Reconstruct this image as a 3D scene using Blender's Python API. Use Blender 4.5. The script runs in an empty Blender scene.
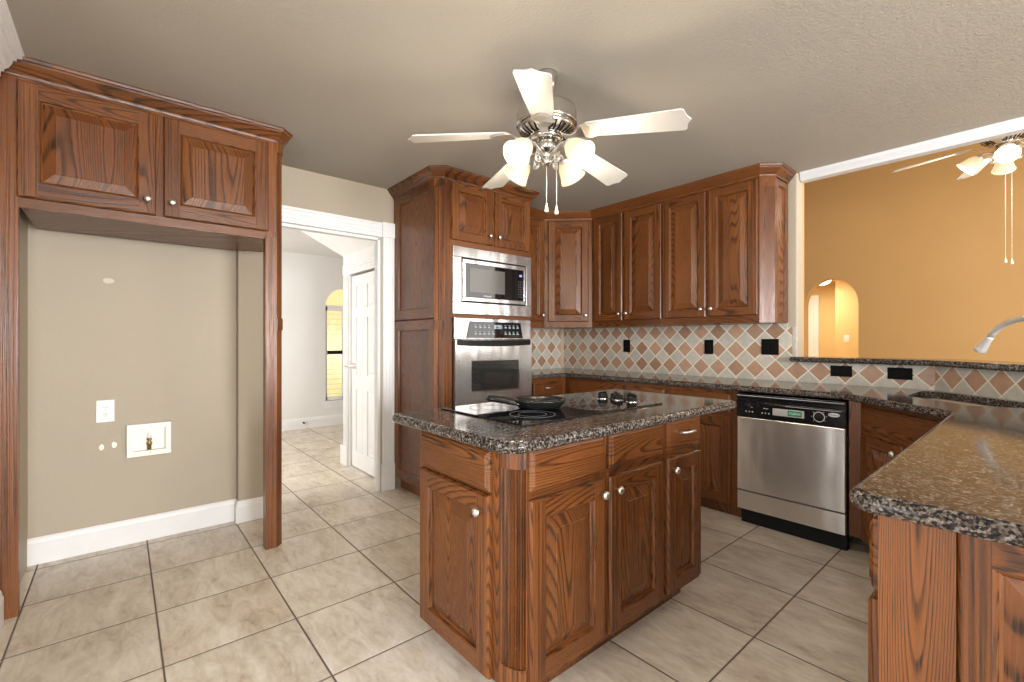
import bpy, bmesh, math, random
from math import sin, cos, pi, radians as RAD, sqrt
from mathutils import Vector, Matrix
from mathutils.geometry import tessellate_polygon

random.seed(7)
S = bpy.context.scene
COL = S.collection

# ------------------------------------------------------------------ camera, world, lights, exposure
CAMZ = 1.22
YAW = RAD(49.5)
cam_d = bpy.data.cameras.new('camera')
cam_d.sensor_width = 36.0
cam_d.lens = 458.0 / 1024.0 * 36.0
cam_d.clip_start = 0.02
cam = bpy.data.objects.new('camera', cam_d)
cam.location = (0, 0, CAMZ)
cam.rotation_euler = (RAD(90), 0, YAW)
COL.objects.link(cam)
S.camera = cam

S.view_settings.view_transform = 'Standard'
S.view_settings.look = 'None'
S.view_settings.gamma = 1
S.view_settings.use_curve_mapping = False
S.view_settings.exposure = 0.13
S.cycles.use_denoising = True

w = bpy.data.worlds.new('world')
S.world = w
w.use_nodes = True
bg = w.node_tree.nodes['Background']
bg.inputs[0].default_value = (0.80, 0.90, 1.0, 1)
bg.inputs[1].default_value = 1.0

CEIL = 2.468


def area(name, loc, direction, sx, sy, power, color=(1, 1, 1)):
    d = bpy.data.lights.new(name, 'AREA')
    d.shape = 'RECTANGLE'
    d.size, d.size_y = sx, sy
    d.energy = power
    d.color = color
    o = bpy.data.objects.new(name, d)
    o.location = loc
    o.rotation_euler = Vector(direction).to_track_quat('-Z', 'Y').to_euler()
    COL.objects.link(o)
    return o


# daylight through the right wall windows; fills added behind the camera and in the hall; living room, passage
area('window_daylight', (4.25, 0.25, 1.35), (-1, 0, -0.02), 1.15, 1.4, 235, (0.94, 0.97, 1.0))
area('window_daylight', (4.25, 1.75, 1.35), (-1, 0, -0.02), 1.15, 1.4, 235, (0.94, 0.97, 1.0))
area('rear_fill', (1.2, -2.45, 1.25), (-0.1, 1, -0.02), 2.0, 2.0, 85, (0.97, 0.98, 1.0))  # unseen soft fill added behind the camera, no patio door built
area('rear_fill', (-1.85, -2.45, 1.25), (0.1, 1, -0.02), 1.5, 2.0, 65, (0.97, 0.98, 1.0))  # second added rear fill, for the dishwasher front to reflect
area('hall_fill', (-3.95, -1.0, 1.4), (-1, 0.40, 0.0), 1.5, 1.6, 120, (1.0, 0.98, 0.96))  # unseen area light added to brighten the hall
area('living_light', (3.4, 6.0, 2.2), (-1, 0.15, 0), 2.6, 2.4, 88, (1.0, 0.98, 0.95))  # area light inside the living room, no window built there
area('arch_hall_light', (-2.75, 9.0, 2.28), (0, 0, -1), 0.6, 0.8, 34, (1.0, 0.90, 0.72))


# ------------------------------------------------------------------ materials
def new_mat(name):
    m = bpy.data.materials.new(name)
    m.use_nodes = True
    nt = m.node_tree
    for n in list(nt.nodes):
        nt.nodes.remove(n)
    out = nt.nodes.new('ShaderNodeOutputMaterial')
    b = nt.nodes.new('ShaderNodeBsdfPrincipled')
    nt.links.new(b.outputs[0], out.inputs[0])
    return m, nt, b


class G:
    """small node helper"""
    def __init__(s, nt):
        s.nt = nt

    def link(s, a, b):
        s.nt.links.new(a, b)

    def setin(s, sock, v):
        if hasattr(v, 'is_output') or isinstance(v, bpy.types.NodeSocket):
            s.nt.links.new(v, sock)
        else:
            sock.default_value = v

    def math(s, op, a, b=0.0, c=0.0):
        n = s.nt.nodes.new('ShaderNodeMath')
        n.operation = op
        s.setin(n.inputs[0], a)
        s.setin(n.inputs[1], b)
        s.setin(n.inputs[2], c)
        return n.outputs[0]

    def coord(s, which='Object'):
        n = s.nt.nodes.new('ShaderNodeTexCoord')
        return n.outputs[which]

    def sep(s, v):
        n = s.nt.nodes.new('ShaderNodeSeparateXYZ')
        s.link(v, n.inputs[0])
        return n.outputs

    def comb(s, x, y, z):
        n = s.nt.nodes.new('ShaderNodeCombineXYZ')
        for i, v in enumerate((x, y, z)):
            s.setin(n.inputs[i], v)
        return n.outputs[0]

    def noise(s, vec, scale=1.0, detail=2.0, rough=0.5, dist=0.0):
        n = s.nt.nodes.new('ShaderNodeTexNoise')
        s.link(vec, n.inputs['Vector'])
        n.inputs['Scale'].default_value = scale
        n.inputs['Detail'].default_value = detail
        n.inputs['Roughness'].default_value = rough
        n.inputs['Distortion'].default_value = dist
        return n.outputs[0]

    def voro(s, vec, scale, feature='F1', out='Distance'):
        n = s.nt.nodes.new('ShaderNodeTexVoronoi')
        n.feature = feature
        s.link(vec, n.inputs['Vector'])
        n.inputs['Scale'].default_value = scale
        return n.outputs[out]

    def white(s, vec):
        n = s.nt.nodes.new('ShaderNodeTexWhiteNoise')
        s.link(vec, n.inputs[0])
        return n.outputs[0]

    def ramp(s, fac, stops, interp='LINEAR'):
        n = s.nt.nodes.new('ShaderNodeValToRGB')
        s.link(fac, n.inputs[0])
        cr = n.color_ramp
        cr.interpolation = interp
        while len(cr.elements) < len(stops):
            cr.elements.new(0.5)
        for e, (p, c) in zip(cr.elements, stops):
            e.position = p
            e.color = (c[0], c[1], c[2], 1) if not isinstance(c, (int, float)) else (c, c, c, 1)
        return n.outputs[0]

    def mix(s, fac, a, b, mode='MIX'):
        n = s.nt.nodes.new('ShaderNodeMix')
        n.data_type = 'RGBA'
        n.blend_type = mode
        s.setin(n.inputs[0], fac)
        for k, v in ((6, a), (7, b)):
            if isinstance(v, tuple):
                n.inputs[k].default_value = (v[0], v[1], v[2], 1)
            else:
                s.link(v, n.inputs[k])
        return n.outputs[2]

    def bump(s, height, strength, dist=0.01):
        n = s.nt.nodes.new('ShaderNodeBump')
        n.inputs['Strength'].default_value = strength
        n.inputs['Distance'].default_value = dist
        s.link(height, n.inputs['Height'])
        return n.outputs[0]

    def scale(s, vec, k):
        n = s.nt.nodes.new('ShaderNodeVectorMath')
        n.operation = 'MULTIPLY'
        s.link(vec, n.inputs[0])
        n.inputs[1].default_value = k
        return n.outputs[0]

    def add(s, a, b):
        n = s.nt.nodes.new('ShaderNodeVectorMath')
        n.operation = 'ADD'
        s.link(a, n.inputs[0])
        s.setin(n.inputs[1], b)
        return n.outputs[0]


def plain(name, col, rough=0.5, metal=0.0, emit=None, estr=0.0, spec=None, noise_amt=0.0, noise_scale=8.0):
    m, nt, b = new_mat(name)
    g = G(nt)
    b.inputs['Base Color'].default_value = (*col, 1)
    if noise_amt:
        n = g.noise(g.coord(), noise_scale, 3)
        lo = tuple(c * (1 - noise_amt) for c in col)
        hi = tuple(min(1, c * (1 + noise_amt)) for c in col)
        g.link(g.ramp(n, [(0.3, lo), (0.7, hi)]), b.inputs['Base Color'])
    b.inputs['Roughness'].default_value = rough
    b.inputs['Metallic'].default_value = metal
    if spec is not None:
        b.inputs['Specular IOR Level'].default_value = spec
    if emit:
        b.inputs['Emission Color'].default_value = (*emit, 1)
        b.inputs['Emission Strength'].default_value = estr
    return m


def oak(name, horizontal, straight=False):
    m, nt, b = new_mat(name)
    g = G(nt)
    x, y, z = g.sep(g.coord())
    at = nt.nodes.new('ShaderNodeAttribute')
    at.attribute_name = 'piece'
    oi = nt.nodes.new('ShaderNodeObjectInfo')
    seed = g.math('ADD', g.math('MULTIPLY', at.outputs['Fac'], 17.3), g.math('MULTIPLY', oi.outputs['Random'], 41.0))
    xy = g.math('MULTIPLY_ADD', y, 1.5, x)
    across, along = (z, xy) if horizontal else (xy, z)
    a = g.math('ADD', across, seed)
    l = g.math('ADD', along, g.math('MULTIPLY', seed, 0.7))
    warp = g.noise(g.comb(g.math('MULTIPLY', a, 26), g.math('MULTIPLY', l, 2.2), seed), 1.0, 2)
    base = g.noise(g.comb(g.math('MULTIPLY', a, 5.0), g.math('MULTIPLY', l, 0.42), seed), 1.0, 0.0, 0.4)
    ringc = g.math('ADD', g.math('MULTIPLY', base, 58.0), g.math('MULTIPLY', warp, 0.7))
    fr = g.math('FRACT', ringc)
    # early wood: sharp dark edge on one side, fading on the other
    ring = g.ramp(fr, [(0.0, 1.0), (0.14, 0.92), (0.32, 0.25), (0.70, 0.04), (0.88, 0.10), (1.0, 1.0)])
    if straight:      # quarter-sawn: straight parallel lines instead of cathedrals
        lines = g.noise(g.comb(g.math('MULTIPLY', a, 130), g.math('MULTIPLY', l, 1.1), seed), 1.0, 2, 0.6)
        ring = g.ramp(lines, [(0.44, 0.0), (0.60, 0.85)])
    pores = g.noise(g.comb(g.math('MULTIPLY', a, 420), g.math('MULTIPLY', l, 9), seed), 1.0, 2, 0.6)
    pore = g.ramp(pores, [(0.45, 0.0), (0.72, 1.0)])
    big = g.noise(g.comb(g.math('MULTIPLY', a, 3), g.math('MULTIPLY', l, 1.2), seed), 1.0, 2)
    light = g.mix(g.ramp(big, [(0.3, 0.0), (0.7, 1.0)]), OAK_A, OAK_B)
    tone = g.math('MULTIPLY_ADD', g.white(g.comb(seed, 0.3, 0.1)), 0.30, 0.85)
    light = g.mix(1.0, light, g.comb(tone, tone, tone), 'MULTIPLY')
    d1 = g.math('MULTIPLY', ring, g.math('MULTIPLY_ADD', pore, 0.45, 0.58))
    fac = g.math('MINIMUM', g.math('MULTIPLY_ADD', pore, 0.22, g.math('MULTIPLY', d1, 0.95)), 0.95)
    colr = g.mix(fac, light, OAK_D)
    g.link(colr, b.inputs['Base Color'])
    b.inputs['Roughness'].default_value = 0.34
    g.link(g.math('MULTIPLY_ADD', pore, 0.15, 0.27), b.inputs['Roughness'])
    b.inputs['Specular IOR Level'].default_value = 0.38
    g.link(g.bump(g.math('SUBTRACT', 1.0, fac), 0.18, 0.002), b.inputs['Normal'])
    return m


OAK_A = (0.135, 0.0425, 0.0115)
OAK_B = (0.225, 0.077, 0.0200)
OAK_D = (0.010, 0.0036, 0.0022)
OV = oak('oak_vertical', False)
OH = oak('oak_horizontal', True)
OS = oak('oak_straight_grain', False, True)
OAK = [OV, OH, OS]
V, HZ, ST = 0, 1, 2
DARK = plain('dark_gap', (0.012, 0.008, 0.006), 0.8)


def granite(name):
    m, nt, b = new_mat(name)
    g = G(nt)
    c = g.coord()
    n1 = g.noise(c, 85, 4, 0.65)
    v1 = g.voro(c, 190, 'F1', 'Color')
    vs = g.sep(v1)[0]
    n2 = g.noise(c, 300, 3, 0.7)
    t = g.math('ADD', g.math('MULTIPLY', n1, 0.55), g.math('ADD', g.math('MULTIPLY', vs, 0.28), g.math('MULTIPLY', n2, 0.25)))
    colr = g.ramp(t, [(0.36, (0.006, 0.006, 0.008)), (0.49, (0.021, 0.018, 0.017)), (0.58, (0.098, 0.074, 0.058)),
                      (0.67, (0.180, 0.155, 0.136)), (0.76, (0.31, 0.29, 0.27))])
    g.link(colr, b.inputs['Base Color'])
    b.inputs['Roughness'].default_value = 0.10
    b.inputs['Specular IOR Level'].default_value = 0.22
    return m


GRANITE = granite('brown_black_granite')


def wall_paint(name, col, bump=0.12, scale=55, rough=0.6):
    m, nt, b = new_mat(name)
    g = G(nt)
    c = g.coord()
    n = g.noise(c, scale, 3, 0.55)
    g.link(g.ramp(g.noise(c, 1.3, 2), [(0.3, tuple(v * 0.97 for v in col)), (0.7, tuple(min(1, v * 1.03) for v in col))]), b.inputs['Base Color'])
    b.inputs['Roughness'].default_value = rough
    b.inputs['Specular IOR Level'].default_value = 0.3
    g.link(g.bump(n, bump, 0.01), b.inputs['Normal'])
    return m


WALLP = wall_paint('beige_wall_paint', (0.425, 0.362, 0.275))
CEILP = wall_paint('beige_ceiling_texture', (0.395, 0.358, 0.302), 0.30, 80, 0.75)
ORANGE = wall_paint('orange_wall_paint', (0.54, 0.325, 0.125), 0.08)
ARCHP = wall_paint('golden_wall_paint', (0.74, 0.52, 0.235), 0.08)
HALLP = wall_paint('white_hall_paint', (0.74, 0.725, 0.70), 0.06)
HALLC = wall_paint('white_hall_ceiling', (0.76, 0.75, 0.735), 0.08)
WHITE = plain('white_trim_paint', (0.80, 0.79, 0.78), 0.35, noise_amt=0.02)
DOORW = plain('white_door_paint', (0.80, 0.80, 0.79), 0.35, noise_amt=0.02)
PLASTIC = plain('white_plastic', (0.80, 0.78, 0.72), 0.35, noise_amt=0.02)
BLACK = plain('black_plastic', (0.008, 0.008, 0.009), 0.22, spec=0.3, noise_amt=0.1)
BLACKP = plain('black_wall_plate', (0.007, 0.007, 0.007), 0.6, spec=0.05)
BLACKM = plain('black_matte', (0.009, 0.009, 0.009), 0.5, spec=0.2, noise_amt=0.1)
GLASSB = plain('black_glass', (0.006, 0.006, 0.007), 0.03, spec=0.6)
OVENG = plain('dark_oven_glass', (0.020, 0.020, 0.018), 0.04, spec=0.8)
HEADER = plain('dimmed_white_trim', (0.62, 0.62, 0.63), 0.4)  # white trim darkened to offset the strong light on the header
SATIN = plain('satin_nickel', (0.84, 0.82, 0.78), 0.32, 0.55)
POLISHED = plain('polished_nickel', (0.66, 0.64, 0.61), 0.16, 1.0)
NICKEL = plain('brushed_nickel', (0.80, 0.78, 0.74), 0.36, 1.0, noise_amt=0.05)
CHROME = plain('chrome', (0.75, 0.75, 0.76), 0.10, 1.0, noise_amt=0.03)
BRASS = plain('brass', (0.50, 0.36, 0.14), 0.3, 1.0, noise_amt=0.05)
GREY = plain('grey_print', (0.42, 0.42, 0.43), 0.5)
SILVER = plain('silver_plate', (0.60, 0.58, 0.56), 0.35, 0.4)
GREEN = plain('green_print', (0.010, 0.22, 0.13), 0.4)
WPRINT = plain('white_print', (0.85, 0.85, 0.85), 0.5)
BLUELED = plain('blue_display', (0.05, 0.06, 0.18), 0.3, emit=(0.45, 0.5, 1.0), estr=0.8)
BLADE = plain('white_blade', (0.52, 0.50, 0.475), 0.4, noise_amt=0.03)
CORDW = plain('ivory_chain', (0.80, 0.74, 0.62), 0.4)
SHADE = plain('lit_frosted_glass', (0.55, 0.46, 0.33), 0.4, emit=(1.0, 0.78, 0.46), estr=0.55)
BULB = plain('lit_bulb', (1, 1, 1), 0.4, emit=(1.0, 0.92, 0.80), estr=6.0)
IRON = plain('cast_iron', (0.012, 0.012, 0.012), 0.22, noise_amt=0.2)
PATCH = plain('spackle', (0.62, 0.56, 0.46), 0.8)


def steel(name, vertical, col=(0.68, 0.655, 0.63), rough=0.28):
    m, nt, b = new_mat(name)
    g = G(nt)
    x, y, z = g.sep(g.coord())
    u = g.math('ADD', x, y)
    if vertical:
        vec = g.comb(g.math('MULTIPLY', u, 600), g.math('MULTIPLY', z, 4), 0.0)
    else:
        vec = g.comb(g.math('MULTIPLY', u, 4), g.math('MULTIPLY', z, 600), 0.0)
    n = g.noise(vec, 1.0, 2)
    g.link(g.ramp(n, [(0.3, tuple(c * 0.9 for c in col)), (0.7, tuple(c * 1.08 for c in col))]), b.inputs['Base Color'])
    b.inputs['Metallic'].default_value = 0.86
    b.inputs['Roughness'].default_value = rough
    # gentle waviness of the sheet, plus the brushing
    wv = g.noise(g.comb(g.math('MULTIPLY', u, 7), g.math('MULTIPLY', z, 2.0), 0.0), 1.0, 1)
    n1 = nt.nodes.new('ShaderNodeBump')
    n1.inputs['Strength'].default_value = 0.05
    n1.inputs['Distance'].default_value = 0.002
    g.link(n, n1.inputs['Height'])
    n2 = nt.nodes.new('ShaderNodeBump')
    n2.inputs['Strength'].default_value = 0.22
    n2.inputs['Distance'].default_value = 0.03
    g.link(wv, n2.inputs['Height'])
    g.link(n1.outputs[0], n2.inputs['Normal'])
    g.link(n2.outputs[0], b.inputs['Normal'])
    return m


STEELH = steel('brushed_steel_horizontal', False)
STEELO = steel('oven_steel', True, (0.60, 0.59, 0.58), 0.18)
STEELV = steel('brushed_steel_vertical', True, (0.80, 0.775, 0.745), 0.26)


def floor_tile(name):
    m, nt, b = new_mat(name)
    g = G(nt)
    c = g.coord()
    x, y, z = g.sep(c)
    u = g.math('MULTIPLY', g.math('ADD', x, 3.055), 1 / 0.4535)
    v = g.math('MULTIPLY', g.math('ADD', y, -0.121), 1 / 0.4655)
    fu, fv = g.math('FRACT', u), g.math('FRACT', v)
    du = g.math('MINIMUM', fu, g.math('SUBTRACT', 1.0, fu))
    dv = g.math('MINIMUM', fv, g.math('SUBTRACT', 1.0, fv))
    d = g.math('MINIMUM', du, dv)
    cell = g.comb(g.math('FLOOR', u), g.math('FLOOR', v), 0.0)
    r = g.white(cell)
    off = g.comb(g.math('MULTIPLY', r, 31.0), g.math('MULTIPLY', r, 57.0), r)
    p = g.add(c, off)
    big = g.noise(g.scale(p, (1.0, 2.0, 1.0)), 3.2, 5, 0.6, 0.8)
    vein = g.noise(g.scale(p, (1.5, 4.5, 1.0)), 4.0, 5, 0.62, 1.6)
    fine = g.noise(p, 60, 3, 0.6)
    t = g.math('ADD', g.math('MULTIPLY', big, 0.5), g.math('ADD', g.math('MULTIPLY', vein, 0.4), g.math('MULTIPLY', fine, 0.1)))
    colr = g.ramp(t, [(0.34, (0.38, 0.295, 0.215)), (0.43, (0.58, 0.49, 0.385)), (0.52, (0.69, 0.61, 0.505)), (0.63, (0.80, 0.735, 0.64))])
    tone = g.math('MULTIPLY_ADD', r, 0.14, 0.92)
    colr = g.mix(1.0, colr, g.comb(tone, tone, tone), 'MULTIPLY')
    gf = g.ramp(d, [(0.0060, 1.0), (0.0085, 0.0)])
    colr = g.mix(gf, colr, (0.13, 0.098, 0.07))
    g.link(colr, b.inputs['Base Color'])
    g.link(g.math('MULTIPLY_ADD', gf, 0.5, g.math('MULTIPLY_ADD', fine, 0.12, 0.26)), b.inputs['Roughness'])
    g.link(g.bump(g.ramp(d, [(0.004, 0.0), (0.012, 1.0)]), 0.6, 0.004), b.inputs['Normal'])
    return m


FLOORM = floor_tile('travertine_look_floor_tile')


def splash_tile(name):
    m, nt, b = new_mat(name)
    g = G(nt)
    c = g.coord()
    x, y, z = g.sep(c)
    P = 1 / 0.1468
    u = g.math('MULTIPLY', g.math('ADD', x, z), P)
    v = g.math('MULTIPLY', g.math('SUBTRACT', x, z), P)
    U = g.math('FLOOR', g.math('ADD', u, 0.5))
    W = g.math('FLOOR', g.math('ADD', v, 0.5))
    fu = g.math('ABSOLUTE', g.math('SUBTRACT', u, U))
    fv = g.math('ABSOLUTE', g.math('SUBTRACT', v, W))
    e = g.math('MAXIMUM', fu, fv)
    par = g.math('MODULO', g.math('ABSOLUTE', g.math('ADD', U, W)), 2.0)
    r = g.white(g.comb(U, W, 2.0))
    mott = g.noise(g.add(c, g.comb(g.math('MULTIPLY', r, 9.0), 0.0, r)), 30, 4, 0.6)
    brown = g.mix(r, (0.31, 0.175, 0.108), (0.47, 0.285, 0.185))
    cream = g.mix(r, (0.44, 0.405, 0.345), (0.53, 0.485, 0.415))
    colr = g.mix(par, brown, cream)
    k = g.math('MULTIPLY_ADD', mott, 0.5, 0.75)
    colr = g.mix(1.0, colr, g.comb(k, k, k), 'MULTIPLY')
    gf = g.ramp(e, [(0.446, 0.0), (0.466, 1.0)])
    colr = g.mix(gf, colr, (0.74, 0.665, 0.54))
    g.link(colr, b.inputs['Base Color'])
    b.inputs['Roughness'].default_value = 0.42
    g.link(g.bump(g.ramp(e, [(0.44, 1.0), (0.48, 0.0)]), 0.5, 0.004), b.inputs['Normal'])
    return m


SPLASH = splash_tile('diamond_tumbled_tile')
STRIP = plain('cream_border_tile', (0.50, 0.45, 0.375), 0.45, noise_amt=0.12, noise_scale=30)


def window_view(name):
    m, nt, b = new_mat(name)
    g = G(nt)
    x, y, z = g.sep(g.coord())
    n = g.noise(g.coord(), 9, 3)
    colr = g.ramp(g.math('ADD', g.math('MULTIPLY', z, 0.55), g.math('MULTIPLY', n, 0.35)),
                  [(0.25, (0.40, 0.45, 0.18)), (0.5, (0.75, 0.55, 0.25)), (0.75, (0.95, 0.85, 0.45)), (1.0, (0.85, 0.55, 0.25))])
    b.inputs['Base Color'].default_value = (0, 0, 0, 1)
    g.link(colr, b.inputs['Emission Color'])
    b.inputs['Emission Strength'].default_value = 1.5
    return m


VIEW = window_view('sunlit_garden_view')


def clear_glass(name):
    m, nt, b = new_mat(name)
    b.inputs['Base Color'].default_value = (1, 1, 1, 1)
    b.inputs['Roughness'].default_value = 0.0
    b.inputs['Transmission Weight'].default_value = 1.0
    b.inputs['IOR'].default_value = 1.05
    return m


PANE = clear_glass('window_glass')


# ------------------------------------------------------------------ mesh building
class MB:
    def __init__(s):
        s.v, s.f, s.m, s.p, s.sm = [], [], [], [], []
        s.k = 0

    def face(s, pts, mat=0, piece=None, smooth=False):
        n = len(s.v)
        s.v.extend([tuple(q) for q in pts])
        s.f.append(list(range(n, n + len(pts))))
        s.m.append(mat)
        s.p.append(s.k if piece is None else piece)
        s.sm.append(smooth)

    def newpiece(s):
        s.k = random.random()

    def box(s, x0, x1, y0, y1, z0, z1, mat=0):
        s.newpiece()
        a = [(x0, y0, z0), (x1, y0, z0), (x1, y1, z0), (x0, y1, z0), (x0, y0, z1), (x1, y0, z1), (x1, y1, z1), (x0, y1, z1)]
        n = len(s.v)
        s.v.extend(a)
        for q in ((0, 3, 2, 1), (4, 5, 6, 7), (0, 1, 5, 4), (1, 2, 6, 5), (2, 3, 7, 6), (3, 0, 4, 7)):
            s.f.append([n + i for i in q])
            s.m.append(mat)
            s.p.append(s.k)
            s.sm.append(False)

    def grid(s, rows, mat=0, closed=False, smooth=True, caps=False):
        """rows: list of rings (lists of points of equal length)"""
        s.newpiece()
        n = len(s.v)
        c = len(rows[0])
        for r in rows:
            s.v.extend([tuple(q) for q in r])
        for i in range(len(rows) - 1):
            for j in range(c if closed else c - 1):
                k = (j + 1) % c
                s.f.append([n + i * c + j, n + i * c + k, n + (i + 1) * c + k, n + (i + 1) * c + j])
                s.m.append(mat)
                s.p.append(s.k)
                s.sm.append(smooth)
        if caps:
            for i, rev in ((0, True), (len(rows) - 1, False)):
                q = [n + i * c + j for j in range(c)]
                s.f.append(q[::-1] if rev else q)
                s.m.append(mat)
                s.p.append(s.k)
                s.sm.append(False)

    def prism(s, poly, z0, z1, mat=0, smooth=False):
        s.grid([[(x, y, z0) for x, y in poly], [(x, y, z1) for x, y in poly]], mat, True, smooth, True)

    def lathe(s, prof, center=(0, 0, 0), axis=(0, 0, 1), seg=20, mat=0, smooth=True, caps=True):
        q = Vector((0, 0, 1)).rotation_difference(Vector(axis).normalized())
        c = Vector(center)
        rows = []
        for r, h in prof:
            rows.append([c + q @ Vector((r * cos(2 * pi * i / seg), r * sin(2 * pi * i / seg), h)) for i in range(seg)])
        s.grid(rows, mat, True, smooth, caps)

    def tube(s, path, r, seg=10, mat=0, smooth=True):
        path = [Vector(p) for p in path]
        rows = []
        up = Vector((0, 0, 1))
        last = None
        for i, p in enumerate(path):
            t = (path[min(i + 1, len(path) - 1)] - path[max(i - 1, 0)]).normalized()
            if last is None:
                a = t.cross(up if abs(t.z) < 0.9 else Vector((1, 0, 0))).normalized()
            else:
                a = (last - t * last.dot(t)).normalized()
            last = a
            bb = t.cross(a)
            rr = r[i] if isinstance(r, (list, tuple)) else r
            rows.append([p + (a * cos(2 * pi * j / seg) + bb * sin(2 * pi * j / seg)) * rr for j in range(seg)])
        s.grid(rows, mat, True, smooth, True)

    def sweep(s, prof, path, mat=0, closed_path=False):
        """prof: [(outward, z)], path: polyline in XY, outward is to the RIGHT of travel"""
        n = len(path)
        rows = []
        nrm = []
        for i in range(n - 1):
            dx, dy = path[i + 1][0] - path[i][0], path[i + 1][1] - path[i][1]
            L = sqrt(dx * dx + dy * dy)
            nrm.append((dy / L, -dx / L))
        for i in range(n):
            if i == 0:
                o = nrm[0]
            elif i == n - 1:
                o = nrm[-1]
            else:
                a, b_ = nrm[i - 1], nrm[i]
                d = 1 + a[0] * b_[0] + a[1] * b_[1]
                o = ((a[0] + b_[0]) / d, (a[1] + b_[1]) / d)
            rows.append([(path[i][0] + o[0] * q, path[i][1] + o[1] * q, z) for q, z in prof])
        for i in range(n - 1):
            s.grid([rows[i], rows[i + 1]], mat, True, False, i in (0, n - 2) and False)
        for r, rev in ((rows[0], False), (rows[-1], True)):
            s.face(r if not rev else r[::-1], mat)

    def build(s, name, mats, parent=None, loc=(0, 0, 0), rotz=0.0, bevel=0.0, kind=None, seg=2, rot=None):
        me = bpy.data.meshes.new(name)
        me.from_pydata(s.v, [], s.f)
        if not isinstance(mats, (list, tuple)):
            mats = [mats]
        for m in mats:
            me.materials.append(m)
        for i, p in enumerate(me.polygons):
            p.material_index = s.m[i]
            p.use_smooth = s.sm[i]
        a = me.attributes.new('piece', 'FLOAT', 'FACE')
        a.data.foreach_set('value', [float(q) for q in s.p])
        bm = bmesh.new()
        bm.from_mesh(me)
        bmesh.ops.recalc_face_normals(bm, faces=bm.faces)
        bm.to_mesh(me)
        bm.free()
        me.update()
        o = bpy.data.objects.new(name, me)
        COL.objects.link(o)
        o.location = loc
        o.rotation_euler = rot if rot else (0, 0, rotz)
        if parent is not None:
            o.parent = parent
        if bevel:
            b = o.modifiers.new('bevel', 'BEVEL')
            b.width = bevel
            b.segments = seg
            b.limit_method = 'ANGLE'
            b.angle_limit = RAD(40)
        if kind:
            o['kind'] = kind
        return o


def thing(name, label, cat, loc=(0, 0, 0), rotz=0.0, group=None):
    o = bpy.data.objects.new(name, None)
    o.empty_display_size = 0.1
    COL.objects.link(o)
    o.location = loc
    o.rotation_euler = (0, 0, rotz)
    return tag(o, label, cat, group)


def tag(o, label, cat, group=None):
    o['label'] = label
    o['category'] = cat
    if group:
        o['group'] = group
    return o


def struct(name, mb, mats, **kw):
    return mb.build(name, mats, kind='structure', **kw)


def offset_poly(poly, d):
    """inset a CCW polygon by d (mitred)"""
    n = len(poly)
    out = []
    for i in range(n):
        p0, p1, p2 = Vector(poly[i - 1]), Vector(poly[i]), Vector(poly[(i + 1) % n])
        e1, e2 = (p1 - p0).normalized(), (p2 - p1).normalized()
        n1, n2 = Vector((-e1.y, e1.x)), Vector((-e2.y, e2.x))
        k = 1 + n1.dot(n2)
        o = (n1 + n2) / max(k, 0.25)
        out.append((p1.x + o.x * d, p1.y + o.y * d))
    return out


def round_poly(poly, radii, seg=6):
    n = len(poly)
    out = []
    for i in range(n):
        r = radii[i] if isinstance(radii, (list, tuple)) else radii
        p0, p1, p2 = Vector(poly[i - 1]), Vector(poly[i]), Vector(poly[(i + 1) % n])
        if r <= 0:
            out.append((p1.x, p1.y))
            continue
        a, c = (p0 - p1).normalized(), (p2 - p1).normalized()
        ang = a.angle(c)
        t = r / math.tan(ang / 2)
        q0, q1 = p1 + a * t, p1 + c * t
        ctr = p1 + (a + c).normalized() * (r / sin(ang / 2))
        a0 = math.atan2(q0.y - ctr.y, q0.x - ctr.x)
        a1 = math.atan2(q1.y - ctr.y, q1.x - ctr.x)
        da = (a1 - a0 + pi) % (2 * pi) - pi
        for k in range(seg + 1):
            t_ = a0 + da * k / seg
            out.append((ctr.x + r * cos(t_), ctr.y + r * sin(t_)))
    return out


def slab(poly, z0, z1, hole=None, r=0.018, steps=6):
    """granite slab with a rounded (bullnose) edge; poly CCW; hole CCW"""
    mb = MB()
    h = (z1 - z0)
    rows = []
    for i in range(steps + 1):
        a = -pi / 2 + pi * i / steps
        ins = r * (1 - cos(a))
        z = (z0 + z1) / 2 + (h / 2) * sin(a)
        rows.append([(x, y, z) for x, y in offset_poly(poly, ins)])
    mb.grid(rows, 0, True, True)
    for z, ring in ((z1, rows[-1]), (z0, rows[0])):
        loops = [[Vector((p[0], p[1], 0)) for p in ring]]
        if hole:
            loops.append([Vector((p[0], p[1], 0)) for p in hole])
        flat = [p for L in loops for p in L]
        for t in tessellate_polygon(loops):
            mb.face([(flat[k].x, flat[k].y, z) for k in t], 0)
    if hole:
        mb.grid([[(x, y, z0) for x, y in hole], [(x, y, z1) for x, y in hole]], 0, True, False)
    return mb


# ------------------------------------------------------------------ room shell
def rect_wall(mb, axis, const, thick, a0, a1, z0, z1, mat=0):
    if axis == 'x':
        mb.box(min(const, const + thick), max(const, const + thick), a0, a1, z0, z1, mat)
    else:
        mb.box(a0, a1, min(const, const + thick), max(const, const + thick), z0, z1, mat)


mb = MB()
mb.box(-7.2, 4.4, -3.0, 10.4, -0.10, 0.0)
struct('floor', mb, FLOORM)

mb = MB()
mb.box(-3.66, 4.4, -2.6, 3.91, CEIL, CEIL + 0.12)
struct('ceiling', mb, CEILP)

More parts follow.
